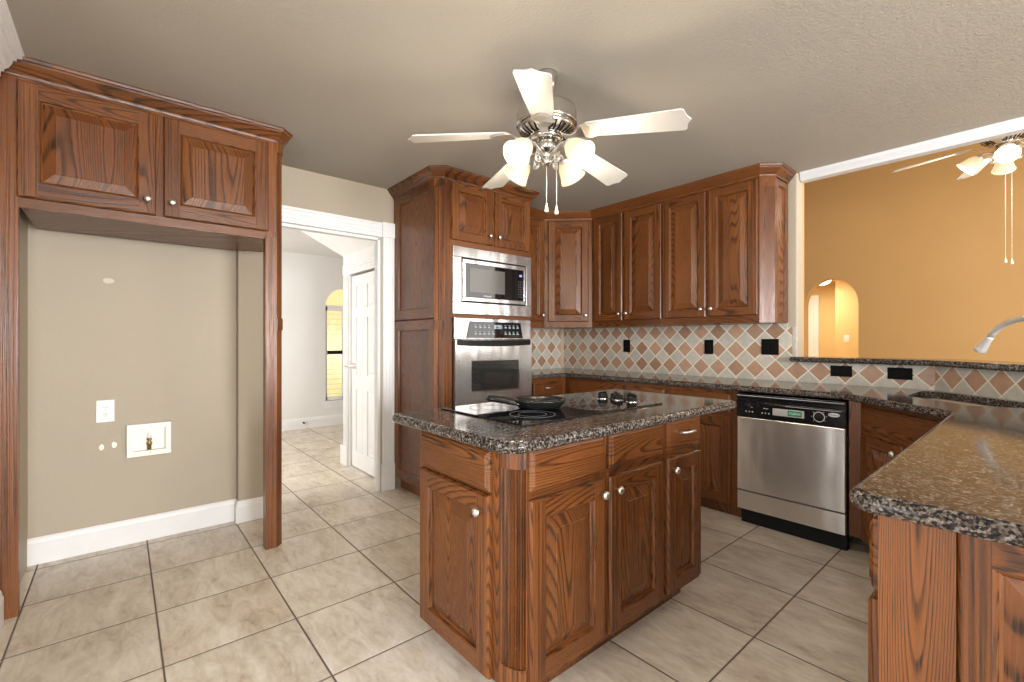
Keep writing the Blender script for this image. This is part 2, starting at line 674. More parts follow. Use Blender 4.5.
WX = -3.53          # left wall plane
DX0, DX1 = 0.842, 1.60   # doorway y range
OPZ = 2.055
mb = MB()
mb.box(WX - 0.06, WX, 0.60, DX0, 0, CEIL)
mb.box(WX - 0.06, WX, DX0, DX1, OPZ, CEIL)
mb.box(WX - 0.06, WX, DX1, 1.72, 0, CEIL)
mb.box(WX - 0.12, WX, 1.72, 3.91, 0, CEIL)
mb.box(WX - 0.19, WX - 0.07, -0.53, 0.60, 0, CEIL)
struct('wall_left', mb, WALLP)

BY = 3.79           # back wall plane
mb = MB()
mb.box(WX, -1.20, BY, BY + 0.115, 0, CEIL)
struct('wall_back', mb, WALLP, bevel=0.012, seg=3)
# half wall below the opening, turning 45 degrees behind the sink
FX = -0.446
E45 = 0.62
mb = MB()
mb.prism([(-1.20, BY), (FX, BY), (E45, BY - (E45 - FX)), (E45 + 0.08, BY - (E45 - FX) + 0.08), (FX + 0.048, BY + 0.115), (-1.20, BY + 0.115)], 0, 1.068)
struct('wall_bar', mb, WALLP)

# white moulded header at the ceiling edge of the opening
mb = MB()
prof = [(0, CEIL - 0.062), (0.012, CEIL - 0.062), (0.014, CEIL - 0.045), (0.030, CEIL - 0.020), (0.034, CEIL), (0, CEIL)]
mb.sweep(prof, [(-1.195, BY + 0.06), (4.3, BY + 0.06)], 0)
mb.box(-1.195, 4.3, BY + 0.06, BY + 0.115, CEIL - 0.062, CEIL)
struct('trim_header', mb, HEADER)

# front-left wall next to the refrigerator surround, with crown and baseboard
mb = MB()
mb.box(-3.60, -2.995, -0.50, -0.385, 0, CEIL)
mb.box(-2.995, -1.85, -0.52, -0.402, 0, CEIL)
struct('wall_front', mb, WALLP)
mb = MB()
prof = [(0, CEIL - 0.115), (0.012, CEIL - 0.115), (0.012, CEIL - 0.092), (0.022, CEIL - 0.090), (0.022, CEIL - 0.080), (0.034, CEIL - 0.070), (0.044, CEIL - 0.050), (0.048, CEIL - 0.034), (0.058, CEIL - 0.034), (0.058, CEIL - 0.022), (0.074, CEIL - 0.018), (0.074, CEIL - 0.006), (0.082, CEIL - 0.004), (0.082, CEIL), (0, CEIL)]
mb.sweep(prof, [(-1.85, -0.402), (-2.912, -0.402)], 0)
struct('trim_crown', mb, WHITE)


def baseboard(name, path, h=0.135):
    mb = MB()
    prof = [(0, 0), (0.016, 0), (0.016, h - 0.035), (0.012, h - 0.028), (0.010, h - 0.012), (0.004, h), (0, h)]
    mb.sweep(prof, path, 0)
    return struct(name, mb, WHITE)


# walls behind the camera and to the right, with window openings; rear gaps hold the added fills
mb = MB()
mb.box(4.28, 4.40, -2.6, -0.4, 0, CEIL)
mb.box(4.28, 4.40, 0.9, 1.1, 0, CEIL)
mb.box(4.28, 4.40, 2.4, 3.91, 0, CEIL)
mb.box(4.28, 4.40, -0.4, 2.4, 0, 0.6)
mb.box(4.28, 4.40, -0.4, 2.4, 2.1, CEIL)
struct('wall_right', mb, WALLP)
mb = MB()
mb.box(-1.05, 0.2, -2.62, -2.5, 0, CEIL)
mb.box(-3.2, -2.65, -2.62, -2.5, 0, CEIL)
mb.box(-2.65, -1.05, -2.62, -2.5, 2.25, CEIL)
mb.box(2.2, 4.4, -2.62, -2.5, 0, CEIL)
mb.box(0.2, 2.2, -2.62, -2.5, 2.25, CEIL)
mb.box(-3.2, -3.08, -2.5, -0.52, 0, CEIL)
struct('wall_rear', mb, WALLP)
for i, (y0, y1) in enumerate(((-0.4, 0.9), (1.1, 2.4))):
    mb = MB()
    for a0, a1, b0, b1 in ((y0, y1, 0.6, 0.65), (y0, y1, 2.05, 2.1), (y0, y0 + 0.05, 0.65, 2.05), (y1 - 0.05, y1, 0.65, 2.05), ((y0 + y1) / 2 - 0.02, (y0 + y1) / 2 + 0.02, 0.65, 2.05)):
        mb.box(4.29, 4.36, a0, a1, b0, b1)
    wn = struct('window_%d' % (i + 2), mb, WHITE)
    mb = MB()
    mb.box(4.335, 4.34, y0 + 0.05, y1 - 0.05, 0.65, 2.05)
    mb.build('window_pane', PANE, wn)

# ------------------------------------------------------------------ doorway trim
CX = WX
mb = MB()


def casing_v(mb, y0, y1, x, z0, z1, plinth=True):
    """fluted flat casing on a wall facing +X"""
    mb.box(x, x + 0.018, y0, y1, z0, z1)
    w_ = (y1 - y0)
    mb.box(x + 0.018, x + 0.026, y0, y0 + w_ * 0.16, z0, z1)
    mb.box(x + 0.018, x + 0.024, y0 + w_ * 0.30, y0 + w_ * 0.44, z0, z1)
    mb.box(x + 0.018, x + 0.024, y0 + w_ * 0.56, y0 + w_ * 0.70, z0, z1)
    mb.box(x + 0.018, x + 0.026, y0 + w_ * 0.84, y1, z0, z1)


casing_v(mb, DX1 + 0.02, DX1 + 0.118, CX, 0.215, 2.065)
mb.box(CX, CX + 0.034, DX1 + 0.012, DX1 + 0.119, 0.0, 0.205)
mb.box(CX, CX + 0.028, DX1 + 0.014, DX1 + 0.119, 0.205, 0.218)
mb.box(CX, CX + 0.036, DX1 + 0.012, DX1 + 0.119, 2.065, 2.185)
casing_v(mb, DX0 - 0.090, DX0 - 0.012, CX, 0.215, 2.065)
mb.box(CX, CX + 0.034, DX0 - 0.092, DX0 - 0.008, 0.0, 0.218)
mb.box(CX, CX + 0.036, DX0 - 0.092, DX0 - 0.008, 2.065, 2.185)
# header, three steps
mb.box(CX, CX + 0.018, DX0 - 0.012, DX1 + 0.012, 2.062, 2.178)
for z0, z1, t in ((2.062, 2.078, 0.026), (2.095, 2.112, 0.024), (2.126, 2.143, 0.024), (2.158, 2.178, 0.030)):
    mb.box(CX + 0.018, CX + t, DX0 - 0.012, DX1 + 0.012, z0, z1)
# jamb lining
mb.box(CX - 0.062, CX + 0.004, DX1 - 0.018, DX1 + 0.004, 0, OPZ)
mb.box(CX - 0.062, CX + 0.004, DX0 - 0.004, DX0 + 0.018, 0, OPZ)
mb.box(CX - 0.062, CX + 0.004, DX0, DX1, OPZ - 0.018, OPZ + 0.004)
struct('trim_doorway', mb, WHITE, bevel=0.002)

baseboard('baseboard_alcove', [(-3.60, -0.385), (-3.60, 0.60), (WX, 0.60), (WX, DX0 - 0.094)], 0.145)
baseboard('baseboard_front', [(-2.2, -0.402), (-2.945, -0.402)], 0.145)

# ------------------------------------------------------------------ hall seen through the doorway
HX = -6.75
mb = MB()
wy0, wy1, wz0, wz1 = 2.24, 2.78, 0.36, 1.72
mb.box(HX - 0.12, HX, -2.4, wy0, 0, 2.75)
mb.box(HX - 0.12, HX, wy1, 3.4, 0, 2.75)
mb.box(HX - 0.12, HX, wy0, wy1, 0, wz0)
# arched top
arc = [(wy0 + (wy1 - wy0) / 2 - (wy1 - wy0) / 2 * cos(pi * i / 14), wz1 + (wy1 - wy0) / 2 * sin(pi * i / 14)) for i in range(15)]
for (a, b_), (c, d) in zip(arc[:-1], arc[1:]):
    mb.grid([[(HX, a, b_), (HX, c, d), (HX, c, 2.75), (HX, a, 2.75)], [(HX - 0.12, a, b_), (HX - 0.12, c, d), (HX - 0.12, c, 2.75), (HX - 0.12, a, 2.75)]], 0, True, False, True)
struct('wall_hall_far', mb, HALLP)
mb = MB()
mb.box(-6.9, -4.53, 3.28, 3.4, 0, 2.75)
mb.box(-4.60, -3.60, 1.70, 1.82, 1.865, 2.070)      # over the closet door
mb.box(-4.60, -4.415, 1.70, 1.82, 0, 1.865)
mb.box(-3.765, -3.60, 1.70, 1.82, 0, 1.865)
mb.box(-4.60, -4.48, 1.82, 3.3, 0, 2.46)
mb.box(-4.41, -3.65, 2.5, 2.6, 0, 2.3)
struct('wall_hall_right', mb, HALLP)
mb = MB()
mb.box(-6.9, -3.72, -2.5, -2.4, 0, 2.6)
mb.box(-3.80, -3.73, -2.5, 0.72, 0, 2.44)
mb.box(-3.80, -3.595, 0.72, 0.80, 0, 2.44)
struct('wall_hall_left', mb, HALLP)
mb = MB()
mb.box(-6.9, -3.595, -2.5, 3.4, 2.44, 2.52)
# sloped soffit dropping to the closet wall
A = [(-3.595, 1.70, 2.068), (-4.60, 1.70, 2.068), (-5.08, 1.28, 2.445), (-3.595, 1.28, 2.445)]
Bk = [(-3.595, 1.81, 2.068), (-4.60, 1.81, 2.068), (-5.08, 1.81, 2.445), (-3.595, 1.81, 2.445)]
mb.face(A)
mb.face([A[1], Bk[1], Bk[2], A[2]])
struct('ceiling_hall', mb, HALLC)

mb = MB()
prof = [(0, 0), (0.016, 0), (0.016, 0.115), (0.010, 0.13), (0.004, 0.15), (0, 0.15)]
mb.sweep(prof, [(HX, -2.4), (HX, 3.28)], 0)
mb.sweep(prof, [(-4.60, 3.2), (-4.60, 1.71)], 0)
struct('baseboard_hall', mb, WHITE)
mb = MB()
mb.lathe([(0.010, 0), (0.010, 0.03), (0.013, 0.03), (0.013, 0.045)], (HX + 0.017, 1.93, 0.085), (1, 0, 0), 10)
tag(mb.build('door_stop', BLACKM), 'small dark door stop on the white baseboard of the hall', 'door stop')

# closet door casing in the hall
mb = MB()
cy = 1.70


def casing_hall(mb, x0, x1, z0, z1):
    mb.box(x0, x1, cy - 0.018, cy, z0, z1)
    w_ = x1 - x0
    for a, b_ in ((0, .16), (.30, .44), (.56, .70), (.84, 1)):
        mb.box(x0 + a * w_, x0 + b_ * w_, cy - 0.024, cy - 0.018, z0, z1)


casing_hall(mb, -4.525, -4.430, 0.19, 1.865)
mb.box(-4.600, -4.425, cy - 0.032, cy, 0, 0.19)
mb.box(-4.535, -4.420, cy - 0.032, cy, 1.865, 1.965)
mb.box(-4.420, -3.61, cy - 0.018, cy, 1.862, 1.958)
for z0, z1 in ((1.862, 1.876), (1.893, 1.908), (1.920, 1.935), (1.944, 1.958)):
    mb.box(-4.420, -3.61, cy - 0.026, cy - 0.018, z0, z1)
casing_hall(mb, -3.760, -3.67, 0.0, 1.865)
mb.box(-4.425, -4.41, cy - 0.01, cy + 0.11, 0, 1.865)
struct('trim_closet', mb, WHITE, bevel=0.0015)

# six panel door
mb = MB()
dw_, dh_ = 0.635, 1.845
mb.box(0, dw_, 0.010, 0.035, 0.012, dh_)
st, mid = 0.095, 0.085
pw = (dw_ - 2 * st - mid) / 2
zz = [(0.17, 0.76), (0.90, 1.44), (1.53, dh_ - 0.10)]
xs = [(st, st + pw), (st + pw + mid, dw_ - st)]
mb.box(0, st, 0, 0.010, 0.012, dh_)
mb.box(dw_ - st, dw_, 0, 0.010, 0.012, dh_)
mb.box(st + pw, st + pw + mid, 0, 0.010, 0.012, dh_)
for a0, a1 in xs:
    prev = 0.012
    for z0, z1 in zz:
        mb.box(a0, a1, 0, 0.010, prev, z0)
        prev = z1
        g0, g1 = 0.018, 0.036
        mb.grid([[(a0 + k, 0.010 - d, z0 + k), (a1 - k, 0.010 - d, z0 + k), (a1 - k, 0.010 - d, z1 - k), (a0 + k, 0.010 - d, z1 - k)] for k, d in ((g0, 0.0), (g1, 0.007))], 0, True, False, False)
        mb.face([(a0 + g1, 0.003, z0 + g1), (a1 - g1, 0.003, z0 + g1), (a1 - g1, 0.003, z1 - g1), (a0 + g1, 0.003, z1 - g1)])
    mb.box(a0, a1, 0, 0.010, prev, dh_)
door = mb.build('door_1', DOORW, loc=(-4.405, 1.712, 0), kind='structure')
mb = MB()
mb.lathe([(0.030, 0), (0.030, 0.008), (0.012, 0.012), (0.012, 0.045)], (0.06, 0, 0.98), (0, -1, 0), 14)
mb.tube([(0.06, -0.045, 0.98), (0.02, -0.048, 0.98), (-0.02, -0.046, 0.975), (-0.045, -0.044, 0.972)][::-1], 0.010, 8)
mb.build('door_handle', NICKEL, door)
mb = MB()
mb.tube([(dw_ - 0.005, -0.008, 0.93), (dw_ - 0.005, -0.008, 1.03)], 0.008, 8)
mb.build('hinge', NICKEL, door)

# arched hall window with shutters
mb = MB()
ew = (wy1 - wy0)
ymid = (wy0 + wy1) / 2
for a0, a1, b0, b1 in ((wy0, wy0 + 0.03, wz0, wz1), (wy1 - 0.03, wy1, wz0, wz1), (ymid - 0.025, ymid + 0.025, wz0, wz1 - 0.06), (wy0, wy1, wz1 - 0.06, wz1 + 0.02), (wy0, wy1, wz0, wz0 + 0.05)):
    mb.box(HX - 0.05, HX - 0.02, a0, a1, b0, b1)
mb.box(HX - 0.12, HX + 0.03, wy0 - 0.05, wy1 + 0.05, wz0 - 0.04, wz0)
mb.box(HX, HX + 0.015, wy0 - 0.03, wy1 + 0.03, wz0 - 0.10, wz0 - 0.04)
win = mb.build('window_1', WHITE, kind='structure')
mb = MB()
for k in range(17):
    z = wz0 + 0.08 + k * 0.073
    if z > wz1 - 0.10:
        break
    for a0, a1 in ((wy0 + 0.03, ymid - 0.025), (ymid + 0.025, wy1 - 0.03)):
        mb.box(HX - 0.055, HX - 0.015, a0, a1, z, z + 0.008)
mb.build('shutter_louvers', WHITE, win)
mb = MB()
for a0, a1 in ((wy0 + 0.03, ymid - 0.025), (ymid + 0.025, wy1 - 0.03)):
    mb.box(HX - 0.06, HX - 0.01, a0, a1, 1.03, 1.08)
mb.build('shutter_rail', BLACKM, win)
mb = MB()
mb.face([(HX - 0.10, wy0, wz0)] + [(HX - 0.10, wy1, wz0)] + [(HX - 0.10, a, b_) for a, b_ in arc[::-1]])
mb.build('window_pane', VIEW, win)

# ------------------------------------------------------------------ living room beyond the opening
LY = 7.6
AX0, AX1, AS = -2.31, -1.67, 1.72
mb = MB()
mb.box(-6.0, AX0, LY, LY + 0.15, 0, 4.3)
mb.box(AX1, 4.4, LY, LY + 0.15, 0, 4.3)
rad_ = (AX1 - AX0) / 2
am = (AX0 + AX1) / 2
arcp = [(am - rad_ * cos(pi * i / 20), AS + rad_ * 1.18 * sin(pi * i / 20)) for i in range(21)]
for (a, b_), (c, d) in zip(arcp[:-1], arcp[1:]):
    mb.grid([[(a, LY, b_), (c, LY, d), (c, LY, 4.3), (a, LY, 4.3)], [(a, LY + 0.15, b_), (c, LY + 0.15, d), (c, LY + 0.15, 4.3), (a, LY + 0.15, 4.3)]], 0, True, False, True)
struct('wall_living', mb, ORANGE)
mb = MB()
mb.box(-6.0, 4.4, 3.905, LY + 0.1, 4.2, 4.3)
struct('ceiling_living', mb, wall_paint('living_ceiling', (0.6, 0.55, 0.45)))
mb = MB()
mb.box(-3.7, 4.4, 3.905, 4.0, CEIL + 0.10, 4.3)
mb.box(-6.0, -3.66, 3.905, 4.0, 0, 4.3)
mb.box(-3.66, -1.22, 3.907, 4.0, 0, CEIL + 0.10)
mb.box(-6.1, -6.0, 3.905, LY, 0, 4.3)
mb.box(4.4, 4.5, 3.905, LY, 0, 4.3)
struct('wall_living_near', mb, ORANGE)
# passage behind the arch
mb = MB()
mb.box(-3.9, -1.55, 10.2, 10.3, 0, 2.35)
mb.box(-1.70, -1.60, LY + 0.15, 10.2, 0, 2.35)
mb.box(-4.0, -3.9, LY + 0.15, 10.3, 0, 2.35)
mb.box(-2.47, -1.70, 9.7, 10.2, 0, 2.30)
struct('wall_passage', mb, ARCHP)
mb = MB()
mb.box(-4.0, -1.5, LY + 0.15, 10.3, 2.30, 2.40)
struct('ceiling_passage', mb, ARCHP)
mb = MB()
mb.box(-2.96, -2.86, 10.17, 10.2, 0, 1.999)
mb.box(-3.86, -2.86, 10.17, 10.2, 2.00, 2.10)
mb.box(-3.80, -2.961, 10.185, 10.199, 0.02, 1.998)
struct('door_2', mb, DOORW)
mb = MB()
mb.lathe([(0.15, 0), (0.15, 0.02), (0.12, 0.06), (0.05, 0.09)], (-2.62, 9.45, 2.299), (0, 0, -1), 20)
tag(mb.build('ceiling_light', plain('lit_glass_dome', (1, 0.95, 0.85), 0.4, emit=(1, 0.9, 0.7), estr=5.0)), 'round lit ceiling lamp inside the arched passage', 'lamp')

# ------------------------------------------------------------------ backsplash
SZ0, SZ1 = 0.915, 1.36
mb = MB()
ox, oz = -2.08, 1.0045
mb.box(-3.528 - ox, -1.262 - ox, -0.008, 0, SZ0 - oz, SZ1 - oz)
mb.box(-1.262 - ox, -1.232 - ox, -0.008, 0, SZ0 - oz, 1.325 - oz)
mb.box(-1.232 - ox, FX - ox, -0.008, 0, SZ0 - oz, 1.068 - oz)
struct('wall_backsplash', mb, SPLASH, loc=(ox, BY, oz))
mb = MB()
mb.box(-1.232, -1.202, BY - 0.009, BY, 1.068, 1.325)
struct('trim_tile', mb, STRIP, bevel=0.003)
mb = MB()
mb.box(-1.20, 0.0, -0.008, 0, SZ0 - oz, SZ1 - oz)
struct('wall_backsplash_left', mb, SPLASH, loc=(WX, BY - 0.07, oz), rotz=RAD(90))
mb = MB()
s0 = 0.122
mb.box(-s0, 1.50 - s0, -0.008, 0, SZ0 - oz, 1.068 - oz)
struct('wall_backsplash_sink', mb, SPLASH, loc=(FX + s0 * 0.7071, BY - s0 * 0.7071, oz), rotz=RAD(-45))

# ------------------------------------------------------------------ cabinet parts
FT = 0.020     # door thickness


def knob_mesh():
    mb = MB()
    mb.lathe([(0.007, 0), (0.006, 0.012), (0.009, 0.016), (0.0155, 0.020), (0.0165, 0.025), (0.012, 0.031), (0.004, 0.033)], (0, 0, 0), (0, -1, 0), 16)
    return mb


KNOB_ME = None


def knob(parent, x, z, y=-FT):
    global KNOB_ME
    if KNOB_ME is None:
        o = knob_mesh().build('knob', NICKEL, parent)
        KNOB_ME = o.data
    else:
        o = bpy.data.objects.new('knob', KNOB_ME)
        COL.objects.link(o)
        o.parent = parent
    o.location = (x, y, z)
    o['label'] = 'round brushed nickel knob'
    return o


def panel_door(parent, name, x, z, w, h, y=0.0, rot=0.0, st=0.062, top=None, kn=None, t=FT, raised=True):
    """raised panel door; local x right, y into the cabinet, z up; front at -t"""
    mb = MB()
    e = 0.006
    tr = top or st
    br = st
    # edge and back
    mb.newpiece()
    fr = [(e, -t), (0, -t + 0.008), (0, 0)]
    ring = lambda k, yy: [(k, yy, k), (w - k, yy, k), (w - k, yy, h - k), (k, yy, h - k)]
    R = [ring(k, yy) for k, yy in fr]
    for a, b_ in zip(R[:-1], R[1:]):
        for i in range(4):
            j = (i + 1) % 4
            mb.face([a[i], a[j], b_[j], b_[i]], V if i in (1, 3) else HZ)
    mb.face(R[-1], V)
    # stiles and rails
    mb.newpiece()
    mb.face([(e, -t, e), (st, -t, e), (st, -t, h - e), (e, -t, h - e)], ST)
    mb.newpiece()
    mb.face([(w - st, -t, e), (w - e, -t, e), (w - e, -t, h - e), (w - st, -t, h - e)], ST if random.random() < 0.6 else V)
    mb.newpiece()
    mb.face([(st, -t, e), (w - st, -t, e), (w - st, -t, br), (st, -t, br)], HZ)
    mb.newpiece()
    mb.face([(st, -t, h - tr), (w - st, -t, h - tr), (w - st, -t, h - e), (st, -t, h - e)], HZ)
    # moulded inner edge then bevelled panel
    bw = min(0.040, (w - 2 * st) * 0.28)
    prof = [(0, -t), (0.005, -t + 0.003), (0.008, -t + 0.011), (0.013, -t + 0.0145)]
    if raised:
        prof += [(0.013 + bw, -t + 0.003), (0.013 + bw + 0.003, -t + 0.001)]
    RR = [[(st + k, yy, br + k), (w - st - k, yy, br + k), (w - st - k, yy, h - tr - k), (st + k, yy, h - tr - k)] for k, yy in prof]
    pk = random.random()
    for q, (a, b_) in enumerate(zip(RR[:-1], RR[1:])):
        if q < 3:
            mb.newpiece()
        for i in range(4):
            j = (i + 1) % 4
            mb.face([a[i], a[j], b_[j], b_[i]], V if (i in (1, 3) or q >= 3) else HZ, piece=(pk if q >= 3 else None))
    mb.face(RR[-1], V, piece=pk)
    o = mb.build(name, OAK, parent, (x, y, z), rot)
    if kn:
        knob(o, kn[0], kn[1], -t)
    return o


def drawer_front(parent, name, x, z, w, h, y=0.0, rot=0.0, t=FT, pull=None):
    mb = MB()
    e = 0.016
    mb.newpiece()
    pk = mb.k
    prof = [(0, 0), (0, -t + 0.010), (0.004, -t + 0.006), (e - 0.003, -t + 0.003), (e, -t)]
    R = [[(k, yy, k), (w - k, yy, k), (w - k, yy, h - k), (k, yy, h - k)] for k, yy in prof]
    for a, b_ in zip(R[:-1], R[1:]):
        for i in range(4):
            j = (i + 1) % 4
            mb.face([a[i], a[j], b_[j], b_[i]], HZ, piece=pk)
    mb.face(R[-1], HZ, piece=pk)
    mb.face(R[0][::-1], HZ, piece=pk)
    o = mb.build(name, OAK, parent, (x, y, z), rot)
    if pull == 'bar':
        m2 = MB()
        cx_, cz_ = w / 2, h / 2 + 0.012
        m2.tube([(cx_ - 0.048, -t, cz_), (cx_ - 0.046, -t - 0.018, cz_), (cx_ - 0.036, -t - 0.026, cz_), (cx_, -t - 0.030, cz_), (cx_ + 0.036, -t - 0.026, cz_), (cx_ + 0.046, -t - 0.018, cz_), (cx_ + 0.048, -t, cz_)], [0.007, 0.006, 0.006, 0.0055, 0.006, 0.006, 0.007], 10)
        k = m2.build('pull_handle', NICKEL, o)
        k['label'] = 'brushed nickel bar pull'
    elif pull == 'knob':
        knob(o, w / 2, h / 2, -t)
    return o


CROWN = [(0.0, 2.392), (0.004, 2.392), (0.006, 2.402), (0.010, 2.408), (0.016, 2.412), (0.030, 2.428), (0.042, 2.442), (0.046, 2.450), (0.052, 2.452), (0.056, 2.462), (0.056, 2.4675), (0.0, 2.4675)]


def crown(name, parent, path, mats=OAK):
    mb = MB()
    mb.sweep(CROWN, path, HZ)
    return mb.build(name, mats, parent)


def side_frame(mb, u0, u1, z0, z1, plane, axis, st=0.06, sgn=-1, t=0.010):
    pass


# ------------------------------------------------------------------ refrigerator surround
fc = thing('refrigerator_cabinet', 'oak cabinet bridging the empty refrigerator alcove on two tall posts', 'cabinet', (-2.965, -0.40, 0), RAD(90))
mb = MB()
mb.box(0.055, 1.0368, 0.02, 0.558, 1.825, 2.42, V)
mb.box(0.055, 1.0368, 0, 0.02, 1.815, 1.858, HZ)
mb.box(0.055, 1.0368, 0, 0.02, 2.372, 2.42, HZ)
mb.box(0.53, 0.575, 0, 0.02, 1.858, 2.372, V)
mb.build('body', OAK, fc)
mb = MB()
mb.box(0.0, 0.055, 0, 0.03, 0.0, 2.42, ST)
mb.build('post', OAK, fc)
CH = 0.034
mb = MB()
mb.prism([(1.042, 0), (1.137 - CH, 0), (1.137, CH), (1.137, 0.06), (1.042, 0.06)], 0.0, 1.83, ST)
mb.prism([(1.037, 0), (1.137 - CH, 0), (1.137, CH), (1.137, 0.558), (1.037, 0.558)], 1.8305, 2.42, ST)
mb.build('post', OAK, fc)
mb = MB()
for z0, z1 in ((2.335, 2.395), (1.285, 1.355)):
    mb = MB()
    mb.prism([(1.137 - CH - 0.006, -0.005), (1.137 - CH + 0.004, -0.005), (1.142, CH - 0.004), (1.142, CH + 0.006), (1.125, CH + 0.006), (1.131 - CH, 0.012)], z0, z1, V)
    mb.build('corner_block', OAK, fc)
panel_door(fc, 'door', 0.050, 1.860, 0.487, 0.515, kn=(0.453, 0.072), st=0.068)
panel_door(fc, 'door', 0.567, 1.860, 0.488, 0.515, kn=(0.036, 0.072), st=0.068)
crown('crown_molding', fc, [(0.0, 0.0), (1.137 - CH, 0.0), (1.137, CH), (1.137, 0.56)])

# wall items in the alcove
def outlet_duplex(name, label, loc, rotz, mat, slot, w=0.078, h=0.122, horizontal=False, switch=0, group=None, cat='outlet'):
    t_ = thing(name, label, cat, loc, rotz, group)
    W, Hh = (h, w) if horizontal else (w, h)
    mb = MB()
    mb.box(-W / 2, W / 2, -0.006, 0, -Hh / 2, Hh / 2)
    mb.build('plate', mat, t_, bevel=0.003)
    n = max(1, switch)
    for k in range(n):
        off = (k - (n - 1) / 2) * 0.046
        if switch:
            mb = MB()
            mb.box(off - 0.016, off + 0.016, -0.010, -0.006, -0.033, 0.033)
            mb.build('rocker', slot, t_, bevel=0.002)
        else:
            for s_ in (-1, 1):
                mb = MB()
                c0, c1 = (s_ * 0.020, 0) if horizontal else (0, s_ * 0.020)
                mb.lathe([(0.0165, 0), (0.0165, 0.0025)], (c0, -0.006, c1), (0, -1, 0), 20)
                oo = mb.build('receptacle', slot, t_)
                mb = MB()
                for q in (-1, 1):
                    a0, a1 = (c0 + 0.003, c1 + q * 0.006) if horizontal else (c0 + q * 0.006, c1 + 0.003)
                    hw, hh = (0.0040, 0.0012) if horizontal else (0.0012, 0.0040)
                    mb.box(a0 - hw, a0 + hw, -0.0090, -0.0084, a1 - hh, a1 + hh)
                a0, a1 = (c0 - 0.008, c1) if horizontal else (c0, c1 - 0.008)
                mb.box(a0 - 0.002, a0 + 0.002, -0.0090, -0.0084, a1 - 0.002, a1 + 0.002)
                mb.build('slots', BLACKM, oo)
    return t_


outlet_duplex('wall_outlet', 'white duplex outlet on the beige alcove wall', (-3.60, -0.069, 0.808), RAD(90), PLASTIC, PLASTIC, 0.082, 0.130)

wb = thing('water_supply_box', 'white recessed ice maker water box with brass valve in the alcove wall', 'supply box', (-3.60, 0.133, 0.618), RAD(90))
mb = MB()
bw_, bh_, iw, ih = 0.107, 0.098, 0.078, 0.066
for a0, a1, b0, b1 in ((-bw_, bw_, ih, bh_), (-bw_, bw_, -bh_, -ih), (-bw_, -iw, -ih, ih), (iw, bw_, -ih, ih)):
    mb.box(a0, a1, -0.028, 0.0, b0, b1)
mb.box(-iw, iw, -0.004, 0.0, -ih, ih)
mb.build('frame', PLASTIC, wb, bevel=0.002)
mb = MB()
mb.lathe([(0.011, -0.055), (0.011, -0.025), (0.015, -0.025), (0.015, -0.008), (0.009, -0.008), (0.009, 0.004), (0.013, 0.004), (0.013, 0.014), (0.004, 0.016)], (0.0, -0.019, -0.008), (0, 0, 1), 12)
mb.build('valve', BRASS, wb)
mb = MB()
mb.box(-0.006, 0.006, -0.022, -0.012, 0.008, 0.040)
mb.box(-0.016, 0.016, -0.022, -0.014, 0.012, 0.020)
mb.build('valve_handle', PLASTIC, wb, bevel=0.002)
for z in (0.083, -0.083):
    mb = MB()
    mb.lathe([(0.004, 0), (0.004, 0.001)], (0.005, -0.028, z), (0, -1, 0), 8)
    mb.build('screw', GREY, wb)
for (y_, z_, r_, lab) in ((-0.086, 0.597, 0.009, 'white wall anchor hole left below the outlet'), (-0.030, 0.603, 0.010, 'white wall anchor hole beside the water box')):
    t_ = thing('wall_anchor', lab, 'wall anchor', (-3.60, y_, z_), RAD(90))
    mb = MB()
    rr = [r_ * (1.0 + 0.35 * random.random()) for _ in range(12)]
    mb.prism([(rr[i] * cos(2 * pi * i / 12), rr[i] * 1.6 * sin(2 * pi * i / 12)) for i in range(12)], 0, 0.0015)
    mb.build('patch', PLASTIC, t_, rot=(RAD(90), 0, 0))
    mb = MB()
    mb.lathe([(0.005, 0), (0.005, 0.003)], (0.002, 0, -0.006), (0, -1, 0), 10)
    mb.build('hole', BRASS, t_)
mb = MB()
mb.prism([(0.022 * (1 + 0.3 * random.random()) * cos(2 * pi * i / 14), 0.014 * (1 + 0.3 * random.random()) * sin(2 * pi * i / 14)) for i in range(14)], 0, 0.001)
tag(mb.build('wall_patch', PATCH, loc=(-3.60, -0.055, 1.575), rot=(RAD(90), 0, RAD(90))), 'small pale spackle patch high on the alcove wall', 'wall patch')

# ------------------------------------------------------------------ oven tower
tw = thing('oven_cabinet', 'tall oak oven cabinet with two small doors above the microwave', 'cabinet', (-2.83, 1.72, 0), RAD(90))
TC = 0.052
TW = 0.90
mb = MB()
mb.box(0.022, TW, 0.02, 0.695, 0.10, 2.42, V)
mb.box(0.0562, 0.118, 0, 0.02, 0.10, 2.42, ST)
mb.box(0.883, TW, 0, 0.02, 0.10, 2.42, V)
mb.box(0.118, 0.883, 0, 0.02, 2.385, 2.42, HZ)
mb.box(0.118, 0.883, 0, 0.02, 1.918, 1.968, HZ)
mb.box(0.118, 0.883, 0, 0.02, 1.392, 1.42, HZ)
mb.box(0.118, 0.883, 0, 0.02, 0.10, 0.69, HZ)
mb.box(0.485, 0.515, 0, 0.02, 1.968, 2.385, V)
mb.build('body', OAK, tw)
mb = MB()
mb.prism([(TC, 0), (0.056, 0), (0.056, 0.0195), (0.0215, 0.056), (0, 0.056), (0, TC)], 0.10, 2.42, ST)
mb.build('corner_post', OAK, tw)
mb = MB()
for z0, z1 in ((2.335, 2.395), (1.30, 1.37)):
    mb = MB()
    mb.prism([(TC + 0.006, -0.005), (TC + 0.006, 0.012), (0.012, TC + 0.006), (-0.005, TC + 0.006), (-0.005, TC - 0.004), (TC - 0.004, -0.005)], z0, z1, V)
    mb.build('corner_block', OAK, tw)
mb = MB()
mb.box(0.06, TW, 0.075, 0.69, 0.0, 0.10, V)
